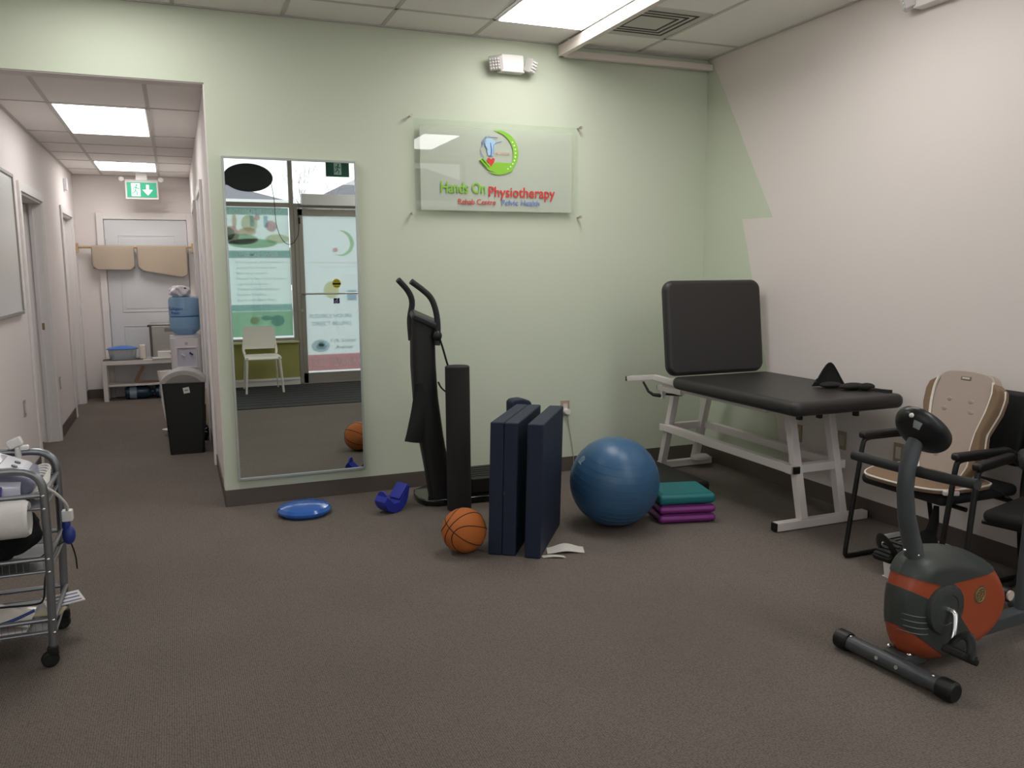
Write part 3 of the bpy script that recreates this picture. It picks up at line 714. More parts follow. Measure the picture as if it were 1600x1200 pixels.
b = MB(); b.box(3.085, 3.12, 4.65, 4.94, .655, .69, bev=.003); b.box(3.085, 3.115, 4.87, 4.9, .60, .66, bev=.003); o = b.build('adjuster_arm', white_steel, tt)
b = MB(); b.box(3.087, 3.118, 4.938, 4.948, .657, .688, bev=.002); b.tube([(3.10, 4.885, .62), (3.05, 4.93, .625), (3.03, 4.96, .645), (3.01, 5.0, .71)], [.014, .008], 8); b.tube([(3.12, 4.885, .63), (3.2, 4.8, .63)], .008, 8); b.build('lever', black_m, o)
b = MB(); b.lathe([(0, 0), (.07, .0), (.08, .012), (.075, .03), (.05, .045), (0, .05)], 24, sx=1.0, sy=.7, M=Matrix.Translation((3.62, 5.165, .056)))
o = b.build('foot_pedal', mat('pedal_grey', '#b9b4af', .5)); tag(o, 'round grey foot switch on the rear foot bar of the treatment table', 'foot switch')

# black brace lying on the table
br = empty('knee_brace', (3.62, 3.72, .79), 'black fabric brace with straps lying on the foot end of the treatment table', 'brace')
cloth = mat('black_fabric', '#191918', .85, .25, 260)
surf(lambda u, v: (3.50+.16*u+.02*math.sin(5*v), 3.84-.05*u+.02*v, .80+.145*math.sin(PI*min(1, .15+.85*u))**1.0*(1-v)*(.4+.6*math.sin(PI*(.12+.66*u)))+.0*v), 10, 8, .008, 'upright_flap', cloth, br)
b = MB(); b.ball((3.62, 3.68, .812), (.09, .05, .020)); b.ball((3.665, 3.62, .814), (.055, .035, .022)); b.ball((3.55, 3.78, .812), (.07, .05, .018)); b.build('folded_body', cloth, br)
b = MB(); b.tube([(3.67, 3.60, .807), (3.70, 3.55, .803), (3.735, 3.50, .801)], .006, 6, flat=2.2); b.tube([(3.66, 3.60, .80), (3.70, 3.535, .796), (3.725, 3.49, .794)], .004, 6, flat=2); b.build('strap', cloth, br)

# black aerobic step on the floor between ball and table
b = MB(); b.box(2.80, 3.21, 4.46, 5.40, .012, .1, bev=.02, seg=3); 
sp = b.build('aerobic_step', mat('step_black', '#232120', .75, .2, 150)); tag(sp, 'long low black exercise step lying between the blue ball and the treatment table', 'exercise step')
b = MB()
for y in (4.52, 5.30):
    for x in (2.84, 3.14): b.box(x, x+.04, y, y+.05, 0, .02, bev=.004)
b.each('rubber_foot', rubber, sp)

# step risers
def riser(z, dx, rz, mcol, lab, h_=.055):
    r = empty('step_riser', (2.80+dx, 4.155, z), lab, 'step riser', rz=rz)
    m = mat('riser_'+mcol, mcol, .45, .06, 90)
    b = MB(); b.box(-.175, .175, -.155, .155, .006, h_-.004, bev=.022, seg=4); b.box(-.15, .15, -.13, .13, h_-.008, h_, bev=.003); b.build('block', m, r, local=True)
    b = MB()
    for x in (-.13, .13):
        for y in (-.11, .11): b.cyl((x, y, 0), (x, y, .012), .018, 12)
    b.each('foot_stud', m, r, local=True)
riser(0, -.03, -.24, '#7a2a78', 'purple step riser at the bottom of the stack beside the blue exercise ball')
riser(.0555, -.03, -.25, '#7f2d7d', 'purple step riser in the middle of the stack, directly under the teal one')
riser(.111, -.035, -.23, '#16696b', 'teal step riser on top of the two purple ones', h_=.07)

# ================================================================== BALLS
bb = MB(); bb.ball((0, 0, 0), .12, n=48); 
bb = bb.build('basketball', mat('basketball_orange', '#c06a2c', .6, .5, 700), local=True)
bb.location = (1.355, 4.06, .12); tag(bb, 'orange basketball with black seams in front of the black foam roller', 'basketball')
b = MB(); Rb = .1195
def ring(fn): b.tube([fn(2*PI*k/64) for k in range(64)], .0028, 6, closed=True)
ring(lambda t: Vector((Rb*math.cos(t), Rb*math.sin(t), 0))); ring(lambda t: Vector((Rb*math.cos(t), 0, Rb*math.sin(t))))
for s in (-1, 1):
    def sm(t, s=s):
        v = Vector((math.cos(t), s*(.62-.30*math.cos(2*t)), math.sin(t)*1.0)); v.normalize(); return v*Rb
    ring(sm)
b.build('seam', mat('seam_black', '#1d1510', .7), bb, local=True)
bb.rotation_euler = (.5, .35, .5)

exb = MB(); exb.ball((0, 0, 0), .262, n=64)
def ballmat():
    m = mat('exercise_ball_blue', '#3b5f80', .33, spec=.45)
    return m
exb = exb.build('exercise_ball', ballmat(), local=True, angle=180); exb.location = (2.326, 4.17, .262)
tag(exb, 'large blue inflated exercise ball beside the navy folded mats', 'exercise ball')
b = MB()
for zz, rr in ((.0, 1), ):
    pass
for k in range(-5, 6):
    z = k*.035; r0 = math.sqrt(.2623**2-z*z); b.tube([(r0*math.cos(2*PI*i/72), r0*math.sin(2*PI*i/72), z) for i in range(72)], .0009, 5, closed=True)
b.build('ridge', exb.data.materials[0], exb, local=True)
b = MB()
d0 = Vector((-.843, .142, .573)).normalized(); sx = Vector((0, 0, 1)).cross(d0).normalized(); sy = d0.cross(sx)
for k, (u0, v0, u1, v1) in enumerate(((-.025, -.03, -.02, .02), (-.02, .0, -.005, .03), (-.01, -.02, .0, .025), (.0, -.025, .02, -.02), (.01, -.02, .012, .028), (.02, -.01, .03, .02), (-.02, -.03, .03, -.03))):
    b.tube([(d0+sx*u0*3+sy*v0*3).normalized()*.2625, (d0+sx*u1*3+sy*v1*3).normalized()*.2625], .0035, 5)
b.build('logo_print', mat('ball_print', '#9db4c2', .5), exb, local=True)
exb.rotation_euler = (.25, 0, 0)

# balance disc and foot rocker
b = MB(); b.lathe([(0, .012), (.10, .0), (.145, .004), (.162, .02), (.164, .034), (.15, .052), (.11, .064), (.05, .07), (0, .071)], 48)
for k in range(26):
    rr = .03+.105*((k*.618) % 1); a = k*2.4; b.ball((rr*math.cos(a), rr*math.sin(a), .0695-.35*rr*rr-.002), .0045, n=8)
o = b.build('balance_disc', mat('disc_blue', '#2f62b4', .18, coat=.4), local=True); o.location = (.665, 5.12, 0); tag(o, 'shiny blue inflated balance disc on the carpet under the mirror', 'balance disc')
rk = empty('foot_rocker', (1.178, 4.955, 0), 'small cobalt blue plastic foot rocker on the carpet between mirror and black column machine', 'foot rocker', rz=.5)
rblue = mat('rocker_blue', '#2d37a0', .38)
def arc(cx, cz, r, a0, a1, n=10): return [(cx+r*math.cos(math.radians(a0+(a1-a0)*k/n)), cz+r*math.sin(math.radians(a0+(a1-a0)*k/n))) for k in range(n+1)]
b = MB(); b.prism([(-.075, .115)] + arc(0, .10, .10, 190, 350) + [(.115, .15), (.10, .155), (.02, .062), (-.02, .062)], -.05, .05, axis='Y', bev=.004); b.build('rocker_body', rblue, rk, local=True)
b = MB(); b.box(-.055, .055, -.048, .048, 0, .010, bev=.003, M=Matrix.Translation((.065, 0, .118)) @ rotm(ry=-.82)); b.build('foot_plate', rblue, rk, local=True)
b = MB(); b.prism(arc(0, 0, .048, 0, 180)+[(-.048, -.02), (.048, -.02)], -.006, .006, axis='X', bev=.002, M=Matrix.Translation((-.07, 0, .095))); b.build('heel_cup', rblue, rk, local=True)

# ================================================================== VIBRATION MACHINE, ROLLER, MATS
vb = empty('vibration_machine', (1.5, 5.1, 0), 'tall black vibration platform machine with curved column and twin handlebars against the green wall', 'exercise machine')
gl = mat('gloss_black', '#171616', .15, coat=.5)
b = MB(); 
b.prism([(x, y) for x, y in [(1.375, 5.04), (1.40, 4.97), (1.47, 4.93), (1.95, 4.90), (2.08, 4.96), (2.12, 5.1), (2.08, 5.3), (1.95, 5.36), (1.5, 5.33), (1.40, 5.25), (1.375, 5.15)]], .0, .045, bev=.012, seg=3); b.build('base_plate', gl, vb)
b = MB(); b.prism([(1.68, 5.02), (1.72, 4.97), (2.0, 4.97), (2.05, 5.05), (2.05, 5.22), (2.0, 5.30), (1.72, 5.30), (1.68, 5.24)], .045, .15, bev=.012, seg=3)
for k in range(5): b.box(1.72, 2.01, 5.02+.055*k, 5.028+.055*k, .148, .153)
b.build('standing_platform', mat('platform_black', '#211f1e', .55), vb)
# column: swept oval section following the photographed lean
b = MB(); cp = [(1.525, 5.03, .04, .082), (1.50, 5.03, .22, .082), (1.462, 5.03, .45, .083), (1.435, 5.04, .70, .082), (1.425, 5.04, .9, .082), (1.425, 5.04, 1.06, .080), (1.43, 5.04, 1.19, .078)]
def col(u, v):
    t = u*(len(cp)-1); i = min(int(t), len(cp)-2); q = t-i; P = [cp[i][k]*(1-q)+cp[i+1][k]*q for k in range(4)]
    a = v*2*PI; ca, sa = math.cos(a), math.sin(a)
    sgx = math.copysign(abs(ca)**.6, ca); sgy = math.copysign(abs(sa)**.6, sa)
    zt = (-.04*(sgx)) if u > .98 else 0
    return (P[0]+P[3]*sgx*.95, P[1]+.06*sgy, P[2]+zt)
b.grid(col, 36, 32)
b.build('column', mat('column_black', '#1c1b1b', .5), vb)
M = Matrix.Translation((1.432, 5.02, 1.195)) @ rotm(ry=.42, rx=.25)
b = MB(); b.box(-.092, .092, -.065, .065, -.022, .02, bev=.014, seg=3, M=M); cn = b.build('console', mat('console_grey', '#38383b', .35), vb)
for (x0, dx) in ((1.365, 0), (1.50, .0)):
    pts = [(1.36, 5.07, 1.06), (1.352, 5.07, 1.20), (1.375, 5.06, 1.30), (1.345, 5.05, 1.37), (1.275, 5.03, 1.44)] if x0 < 1.4 else [(1.50, 4.97, 1.03), (1.508, 4.97, 1.16), (1.495, 4.965, 1.25), (1.465, 4.96, 1.33), (1.40, 4.955, 1.385), (1.335, 4.95, 1.43)]
    b = MB(); b.tube(pts, .0185, 14, smooth=.05); b.build('handlebar', mat('foam_grip', '#2b2b2d', .65, .1, 200), vb)
b = MB(); b.ball((1.50, 4.965, 1.09), (.03, .025, .035)); b.build('knob', black_m, vb)
b = MB(); b.tube([(1.505, 4.96, 1.10), (1.53, 4.955, 1.02), (1.56, 4.95, .9), (1.60, 4.95, .80), (1.60, 4.95, .74), (1.565, 4.95, .72), (1.515, 4.955, .76), (1.50, 4.965, .80)], .006, 6, smooth=.08, flat=1.6)
o = b.build('resistance_strap', rubber, vb)
b = MB(); b.grid(lambda u, v: (1.345-.075*v**1.7+(.055+.05*v)*u, 4.962+.012*math.sin(3*u+4*v), .80-.36*v-.02*u*v), 8, 12, thick=.012)
b.build('hanging_cloth', cloth, vb)

ro = MB(); ro.lathe([(0, 0), (.070, 0), (.076, .004), (.076, .905), (.070, .911), (0, .911)], 40)
ro = ro.build('foam_roller', mat('roller_black', '#272424', .85, .12, 260), local=True); ro.location = (1.585, 4.835, 0); tag(ro, 'tall black foam roller standing upright behind the basketball', 'foam roller')
b = MB(); b.lathe([(.052, .9105), (.056, .9125), (.060, .9105)], 40); b.build('end_ring', mat('roller_ring', '#3a3737', .8), ro, local=True)

# folded navy mats standing on edge
mdir = Vector((.345, .498, 0)).normalized(); mang = math.atan2(mdir.y, mdir.x)
def fold_mat(x, y, wid, nl, rz, lab, lean, L=.60, Hh=.715):
    r = empty('folded_mat', (x, y, 0), lab, 'exercise mat', rz=rz)
    t = wid/nl
    for k in range(nl):
        b = MB(); b.box(.0, L, -(k+1)*t+.0003, -k*t-.0003, .0, Hh, bev=.008, seg=3, M=Matrix(((1, 0, 0, 0), (0, 1, -lean, 0), (0, 0, 1, 0), (0, 0, 0, 1)))); b.build('mat_panel', navy, r, local=True)
    return r
ra = fold_mat(1.456, 3.972, .150, 2, mang-.01, 'thick navy folded exercise mat standing on edge, left of the pair', .028)
rb_ = fold_mat(1.612, 3.846, .086, 1, mang-.01, 'thinner navy exercise mat standing on edge, right of the pair next to the blue ball', .028)
b = MB(); b.box(-.003, .0, -.10, -.085, .33, .345); b.build('snap_tag', mat('tag_dark', '#3a3330', .5), ra, local=True)
nb = MB(); nb.prism([(-.075, 0), (.06, 0), (.062, .09), (.045, .105), (.0, .118), (-.055, .115), (-.075, .10)], -.05, .05, axis='Y', bev=.012, M=Matrix.Translation((0, 0, .60)))
nb.box(-.07, .055, -.045, .045, 0.005, .61, bev=.01)
o = nb.build('bolster', navy, local=True); o.location = (1.93, 4.66, -.005); tag(o, 'narrow navy padded bolster poking up behind the folded mats', 'bolster')
# paper labels on the carpet
lb = MB(); lb.grid(lambda u, v: (1.735+.19*u+.035*v, 3.86-.06*u+.09*v+.045*math.sin(PI*u)*0+.10*(u-.4)*0, .004+.022*math.sin(PI*u)**2*(.5+.5*v)), 12, 4, thick=.0012)
o = lb.build('care_label', mat('paper_label', '#cfcac2', .8, var=.08, vscale=90)); tag(o, 'white paper care label curling on the carpet at the foot of the thinner navy mat', 'label')
o.location.y = -.012; o.location.x = .012
lb = MB(); lb.grid(lambda u, v: (1.705+.11*u, 3.80-.045*u+.035*v, .003+.006*math.sin(PI*u)), 8, 3, thick=.001)
o = lb.build('care_label', mat('paper_label', '#cfcac2', .8)); tag(o, 'small white paper strip lying flat in front of the curling label', 'label')

# ================================================================== ARMCHAIRS
frame_m = mat('black_steel', '#151514', .4)
seatf = mat('black_upholstery', '#1a1a1a', .7, .15, 300)
def armchair(loc, rz, lab, sf=-.27):
    r = empty('armchair', loc, lab, 'chair', rz=rz)     # local: front = -x, width along y
    for s in (-1, 1):
        y = s*.275
        b = MB(); b.tube([(.20, y, .62), (.02, y, .63), (-.22, y, .63), (-.235, y, .60), (-.32, y, .02), (-.30, y, .013), (.26, y, .013), (.30, y, .05), (.22, y, .40), (.235, y*.95, .46), (.30, y*.9, .86)], .0125, 12, smooth=.05); b.build('side_frame', frame_m, r, local=True)
        b = MB(); b.box(-.25, .10, y-.022, y+.022, .628, .664, bev=.014, seg=3); b.box(-.012, .21, y-.02, y+.02, -.014, .016, bev=.012, M=Matrix.Translation((.09, 0, .645)) @ rotm(ry=.42)); b.build('arm_pad', black_m, r, local=True)
    b = MB(); b.box(sf, .23, -.25, .25, .405, .465, bev=.028, seg=4); b.build('seat', seatf, r, local=True)
    b = MB(); b.tube([(-.15, -.275, .39), (-.15, .275, .39)], .011); b.tube([(.17, -.275, .39), (.17, .275, .39)], .011); b.build('seat_support', frame_m, r, local=True)
    b = MB(); M = Matrix.Translation((.262, 0, .70)) @ rotm(ry=.13)
    b.box(-.028, .028, -.235, .235, -.16, .20, bev=.026, seg=4, M=M); b.build('backrest', seatf, r, local=True)
    return r
armchair((3.46, 2.915, 0), 0.0, 'black armchair against the right wall holding the beige massage cushion')
armchair((3.44, 2.26, 0), math.radians(15), 'empty black armchair behind the exercise bike saddle, nearest the front window', -.23)

# massage cushion: seat flap + back with bolsters
mc = empty('massage_cushion', (3.45, 2.9, .46), 'beige and brown massage seat cushion with white piping propped on the black armchair', 'massage cushion')
beige = mat('cushion_beige', '#a8988c', .85, .15, 300); brown = mat('cushion_brown', '#7d6650', .85, .15, 300); pipe = mat('piping_cream', '#dcd5c8', .6)
sp_ = [(3.10, 2.98), (3.115, 2.80), (3.18, 2.68), (3.30, 2.65), (3.50, 2.67), (3.52, 2.90), (3.50, 3.13), (3.34, 3.16), (3.20, 3.12), (3.12, 3.06)]
def smooth_loop(P, n=4):
    out = []; N = len(P)
    for i in range(N):
        p0, p1, p2, p3 = [Vector((*P[(i+k-1) % N], 0)) if len(P[0]) == 2 else Vector(P[(i+k-1) % N]) for k in range(4)]
        for k in range(n):
            t = k/n; out.append(.5*((2*p1)+(-p0+p2)*t+(2*p0-5*p1+4*p2-p3)*t*t+(-p0+3*p1-3*p2+p3)*t**3))
    return out
L = smooth_loop(sp_)
b = MB(); b.prism([(p.x, p.y) for p in L], .467, .492, bev=.006); b.build('seat_pad', brown, mc)
b = MB(); b.tube([(p.x, p.y, .487) for p in L], .005, 6, closed=True); b.build('piping', pipe, mc)
# back: local plane coordinates (y across, s up), tilted
tb = math.radians(17); B0 = Vector((3.475, 2.885, .485))
def bk(y, s, d=0): return Vector((B0.x+math.sin(tb)*s-math.cos(tb)*d, B0.y+y, B0.z+math.cos(tb)*s+math.sin(tb)*d))
def bpoly(pts, d0, d1, m, name, bev=.008):
    bm = bmesh.new(); A = [bm.verts.new(bk(p[0], p[1], d0)) for p in pts]; B = [bm.verts.new(bk(p[0], p[1], d1)) for p in pts]; n = len(pts)
    bm.faces.new(A); bm.faces.new(B[::-1])
    for k in range(n): bm.faces.new((A[k], B[k], B[(k+1) % n], A[(k+1) % n]))
    bmesh.ops.recalc_face_normals(bm, faces=bm.faces)
    bmesh.ops.bevel(bm, geom=[e for e in bm.edges if e.calc_face_angle(0) > .6], offset=bev, segments=3, profile=.5, affect='EDGES')
    b = MB(); b._merge(bm, 0); return b.build(name, m, mc)
half = [(.0, 0), (.13, 0), (.15, .06), (.135, .14), (.135, .22), (.16, .33), (.165, .42), (.15, .475), (.11, .505), (0, .515)]
cen = half + [(-x, z) for x, z in half[::-1][1:-1]]
cen = [(p.x, p.y) for p in smooth_loop(cen, 3)]
bpoly(cen, .0, .06, beige, 'back_panel')
for s in (-1, 1):
    sd = [(s*.12, .0), (s*.145, .06), (s*.13, .14), (s*.132, .22), (s*.155, .33), (s*.162, .42), (s*.15, .47), (s*.195, .44), (s*.205, .40), (s*.20, .33), (s*.165, .22), (s*.18, .13), (s*.185, .06), (s*.15, .0)]
    bpoly(sd, -.005, .075, brown, 'side_bolster', .012)
    b = MB(); b.tube([bk(q[0], q[1], .066) for q in sd[:7]], .0065, 6, smooth=.04); b.tube([bk(q[0], q[1], .03) for q in sd[7:]], .005, 6, smooth=.03); b.build('piping', pipe, mc)
b = MB()
for y, s in ((-.06, .36), (.06, .36), (-.075, .31), (.075, .31), (0, .17), (.05, .08), (-.05, .08)): b.ball(bk(y, s, .0565), (.0065, .018, .016), n=12)
b.each('massage_node', beige, mc)
b = MB(); q = bk(.0, .475, .0605); b.box(-.002, .002, -.028, .028, -.009, .009, bev=.001, M=Matrix.Translation(q) @ rotm(ry=tb)); b.build('brand_tag', mat('tag_grey', '#6e655c', .5), mc)
b = MB(); q = bk(.0, .475, .063); b.box(-.001, .001, -.020, .020, -.005, .005, M=Matrix.Translation(q) @ rotm(ry=tb)); b.build('tag_face', mat('tag_light', '#b9b2a8', .5), mc)
b = MB(); b.box(-.035, .035, -.02, .02, 0, .022, bev=.006, M=Matrix.Translation((3.22, 2.655, .466)) @ rotm(rz=-.5)); o = b.build('remote_control', mat('remote_white', '#c9bdbd', .4)); tag(o, 'small white remote control on the armchair seat beside the massage cushion', 'remote')
b = MB(); b.box(.01, .03, -.012, .012, .021, .0235, M=Matrix.Translation((3.22, 2.655, .466)) @ rotm(rz=-.5)); b.build('button', mat('button_pink', '#a8525e', .5), o)
b = MB(); b.tube([(3.50, 2.66, .46), (3.58, 2.62, .42), (3.62, 2.60, .36), (3.61, 2.62, .33), (3.59, 2.66, .31)], .003, 6, smooth=.04); o = b.build('cushion_cord', rubber); tag(o, 'thin dark cord hanging below the rear of the armchair seat', 'cord')

# white perforated basket on the floor
wb = empty('plastic_basket', (3.215, 2.81, 0), 'small white plastic basket with slotted rim on the floor behind the exercise bike', 'basket', rz=1.6)
b = MB()
def bas(u, v):
    a = u*2*PI; ca, sa = math.cos(a), math.sin(a); r0 = .115+.02*v
    return (1.15*r0*math.copysign(abs(ca)**.5, ca), .8*r0*math.copysign(abs(sa)**.5, sa), .19*v)
b.grid(bas, 40, 6, thick=.003, closeu=True); b.box(-.12, .12, -.085, .085, 0, .004); b.build('tub', white_p, wb, local=True)
b = MB(); b.tube([Vector(bas(k/40, 1)) for k in range(40)], .005, 6, closed=True); b.build('rim', white_p, wb, local=True)
b = MB()
for i in range(6):
    for j in range(7):
        for s in (-1, 1): b.box(-.0015, .0015, -.012, .012, -.003, .003, M=Matrix.Translation((s*(.139+.0013*i), -.06+.02*j, .10+.014*i)))
        b.box(-.012, .012, -.0015, .0015, -.003, .003, M=Matrix.Translation((-.10+.033*j, .1015+.001*i, .10+.014*i)))
b.build('slot', mat('slot_dark', '#3a3632', .8), wb, local=True)
bg_ = MB(); bg_.ball((3.22, 2.80, .11), (.06, .09, .09)); bg_.ball((3.24, 2.78, .20), (.045, .05, .06)); bg_.tube([(3.25, 2.78, .21), (3.28, 2.78, .30), (3.30, 2.79, .37)], [.03, .012], 8)
o = bg_.build('black_bag', cloth); tag(o, 'crumpled black fabric bag in the white basket behind the bike mast', 'bag')

# ================================================================== EXERCISE BIKE
bk_ = empty('exercise_bike', (2.4, 2.17, 0), 'grey and orange upright exercise bike in the right foreground', 'exercise bike', rz=math.radians(5))
bg1 = mat('bike_grey', '#3c403d', .38); bor = mat('bike_orange', '#a04a2d', .35); btube = mat('bike_tube_grey', '#474a4c', .4)
prof = smooth_loop([(-.085, .36), (-.098, .27), (-.085, .18), (-.03, .085), (.08, .04), (.28, .045), (.42, .085), (.50, .16), (.515, .25), (.46, .345), (.38, .405), (.24, .46), (.08, .485), (-.03, .455)], 5)
prof = [(p.x*.94+.065, p.y*.97-.008) for p in prof]
def clip(P, a, b_, c):
    "keep a*x+b*z>=c"
    out = []
    for i in range(len(P)):
        p, q = P[i], P[(i+1) % len(P)]; fp, fq = a*p[0]+b_*p[1]-c, a*q[0]+b_*q[1]-c
        if fp >= 0: out.append(p)
        if fp*fq < 0: t = fp/(fp-fq); out.append((p[0]+(q[0]-p[0])*t, p[1]+(q[1]-p[1])*t))
    return out
def seg_dist(x, z, P):
    best = (9, 0, 0)
    for i in range(len(P)):
        (x0, z0), (x1, z1) = P[i], P[(i+1) % len(P)]; dx, dz = x1-x0, z1-z0; t = max(0, min(1, ((x-x0)*dx+(z-z0)*dz)/(dx*dx+dz*dz+1e-12)))
        qx, qz = x0+t*dx, z0+t*dz; d = math.hypot(x-qx, z-qz)
        if d < best[0]: best = (d, qx, qz)
    return best
def half_width(x, z, hw=.090, Rr=.062):
    d = seg_dist(x, z, prof)[0]; t = min(1, d/Rr)
    return hw*(.55+.45*max(0, min(1, (x+.03)/.18))**.6)*math.sqrt(max(0, 1-(1-t)**2))
def shell(P, g, name, m):
    "two curved cheeks over region P of the side outline, grown by g and joined along the rim"
    out = []
    for sgn_ in (-1, 1):
        bm = bmesh.new(); bm.faces.new([bm.verts.new((p[0], 0, p[1])) for p in P])
        xs = [p[0] for p in P]; zs = [p[1] for p in P]
        for axis, lo_, hi_ in ((0, min(xs), max(xs)), (2, min(zs), max(zs))):
            k = lo_+.0125
            while k < hi_:
                co = [0, 0, 0]; no = [0, 0, 0]; co[axis] = k; no[axis] = 1
                bmesh.ops.bisect_plane(bm, geom=bm.verts[:]+bm.edges[:]+bm.faces[:], plane_co=co, plane_no=no); k += .0125
        for v in bm.verts:
            x, z_ = v.co.x, v.co.z; d, qx, qz = seg_dist(x, z_, prof); wv = half_width(x, z_)
            v.co.y = sgn_*(wv+g*.9)
            if g and d < .03:
                dx, dz = x-.26, z_-.26; L_ = math.hypot(dx, dz); k = g*(1-d/.03); v.co.x += dx/L_*k; v.co.z += dz/L_*k
        out.append(bm)
    b = MB(); b._merge(out[0], 0); b._merge(out[1], 0)
    rim = [e for e in b.bm.edges if e.is_boundary]
    bmesh.ops.bridge_loops(b.bm, edges=rim); bmesh.ops.recalc_face_normals(b.bm, faces=b.bm.faces)
    return b.build(name, m, bk_, local=True)
shell(prof, 0, 'orange_shell', bor)
top = clip(clip(prof, .30, 1, .385), .0, 1, .345); shell(top, .005, 'top_cover', bg1)
fc = clip(clip(clip(prof, -.50, -1, -.335), .75, 1, .185), -1.15, -1, -.475); shell(fc, .004, 'front_cover', bg1)
b = MB()
for k in range(4):
    z0 = .235-.022*k
    b.tube([(x, -(half_width(x, z0+.01-.25*x+1.3*x*x)+.0045), z0+.01-.25*x+1.3*x*x) for x in (-.018, -.01, 0, .012, .025, .04, .055, .07)], .0018, 5)
b.each('ridge', mat('bike_ridge', '#6a706c', .3), bk_, local=True)
for s in (-1, 1):
    b = MB(); M = Matrix.Translation((.150, 0, .252)) @ (rotm(rx=PI/2) if s < 0 else rotm(rx=-PI/2))
    b.lathe([(0, .10), (.03, .102), (.055, .100), (.058, .103), (.075, .102), (.092, .098), (.097, .086), (.097, .06)], 36, M=M); b.build('crank_disc', bg1, bk_, local=True)
b = MB(); b.lathe([(0, 0), (.034, 0), (.036, .003), (0, .003)], 24, M=Matrix.Translation((.345, -.088, .27)) @ rotm(rx=PI/2))
eo = b.build('round_emblem', mat('emblem_bronze', '#77603f', .4, metal=.3), bk_, local=True)
b = MB(); yy = -.0925
b.tube([(.345+.027*math.cos(t*PI/12), yy, .27+.027*math.sin(t*PI/12)) for t in range(24)], .0014, 5, closed=True)
for (x0, z0) in ((-.011, .008), (.011, .009), (-.008, -.012), (.011, -.009)): b.tube([(.345+x0+.007*math.cos(t*PI/5), yy, .27+z0+.007*math.sin(t*PI/5)) for t in range(10)], .0012, 5, closed=True)
b.build('emblem_mark', mat('emblem_mark', '#a38a5a', .4), eo, local=True)
# crank arms + pedals
b = MB(); b.tube([(.150, -.10, .252), (.153, -.125, .250), (.135, -.14, .20), (.105, -.15, .145)], [.012, .011, .009, .009], 12, smooth=.02); b.build('crank_arm', chrome, bk_, local=True)
b = MB(); b.tube([(.150, .10, .252), (.15, .125, .256), (.175, .14, .32), (.195, .15, .375)], [.012, .009], 12, smooth=.02); b.build('crank_arm', chrome, bk_, local=True)
def pedal(x, y, z, a, s):
    M = Matrix.Translation((x, y, z)) @ rotm(ry=a)
    b = MB(); b.box(-.055, .055, -.042, .042, -.013, .013, bev=.008, seg=3, M=M)
    for k in range(5): b.box(-.045+.02*k, -.037+.02*k, -.036, .036, .012, .018, M=M)
    pd = b.build('pedal', rubber, bk_, local=True)
    b = MB(); pts = [M @ Vector(p) for p in ((-.02, -.045, 0), (-.02, -.045, .03), (-.01, -.02, .07), (0, .02, .072), (0, .044, .03), (0, .045, 0))]
    b.tube(pts, .006, 8, smooth=.03, flat=3); b.build('pedal_strap', black_m, pd, local=True)
pedal(.085, -.20, .135, .5, -1); pedal(.20, .20, .375, -.5, 1)
# stabiliser, frame rail
b = MB(); b.cyl((-.005, -.225, .038), (-.005, .225, .038), .030, 24); sb = b.build('front_stabiliser', btube, bk_, local=True)
for s in (-1, 1):
    b = MB(); b.lathe([(0, 0), (.03, 0), (.038, .008), (.038, .055), (.034, .062), (.031, .062)], 24, M=Matrix.Translation((-.005, s*.255, .038)) @ rotm(rx=s*PI/2)); b.each('end_cap', black_m, sb, local=True)
b = MB()
for y, dz in ((-.17, 0), (.185, 0), (-.04, 0), (.045, 0)):
    if abs(y) > .1: b.ball((-.012, y, .068), (.006, .006, .004), n=10)
    else: b.cyl((.03, y, .06), (.03, y, .082), .006, 8); b.ball((.03, y, .082), (.010, .010, .006), n=10); b.cyl((-.034, y, .045), (-.04, y, .047), .008, 8)
b.each('bolt', chrome, sb, local=True)
b = MB(); b.box(.0, .12, -.05, .05, .035, .075, bev=.006); b.box(.40, .95, -.03, .03, .045, .10, bev=.01, M=Matrix.Translation((0, 0, 0))); b.build('frame_rail', btube, bk_, local=True)
b = MB(); b.tube([(.762, 0, .09), (.766, 0, .30), (.79, 0, .69)], .024, 16); b.build('seat_post', btube, bk_, local=True)
b = MB(); b.prism([(.72, -.03), (.76, -.05), (.86, -.12), (.94, -.13), (1.0, -.08), (1.01, 0), (1.0, .08), (.94, .13), (.86, .12), (.76, .05), (.72, .03)], .68, .74, bev=.02, seg=3); b.build('saddle', seatf, bk_, local=True)
b = MB(); b.cyl((.95, -.15, .038), (.95, .15, .038), .030, 20); b.build('rear_stabiliser', btube, bk_, local=True)
b = MB(); b.cyl((.56, -.07, .22), (.56, .03, .22), .028, 16); b.cyl((.56, -.078, .22), (.56, -.07, .22), .02, 16, mi=1); b.build('adjust_knob', [black_m, mat('knob_label', '#c9b8ad', .5)], bk_, local=True)
b = MB(); b.tube([(.095, -.012, .345), (.07, -.006, .45), (.05, 0, .52), (.022, 0, .60), (.006, 0, .70), (.012, 0, .78), (.035, 0, .85), (.065, 0, .91)], [.036, .035, .033, .031, .029, .029, .029, .028], 24)
b.build('mast', btube, bk_, local=True)
b = MB(); b.ball((-.015, -.028, .485), .007, n=8); b.ball((.055, -.033, .455), .006, n=8); b.each('mast_bolt', chrome, bk_, local=True)
b = MB(); b.tube([(.03, -.255, .775), (.045, -.12, .765), (.045, .12, .765), (.03, .255, .775)], .0185, 14, smooth=.06); b.build('handlebar', mat('foam_grip2', '#2a2b2b', .7, .1, 200), bk_, local=True)
M = rotm(ry=math.radians(47))
b = MB(); bm = bmesh.new(); bmesh.ops.create_uvsphere(bm, u_segments=40, v_segments=24, radius=1)
for v in bm.verts:
    if v.co.z > .25: v.co.z = .25
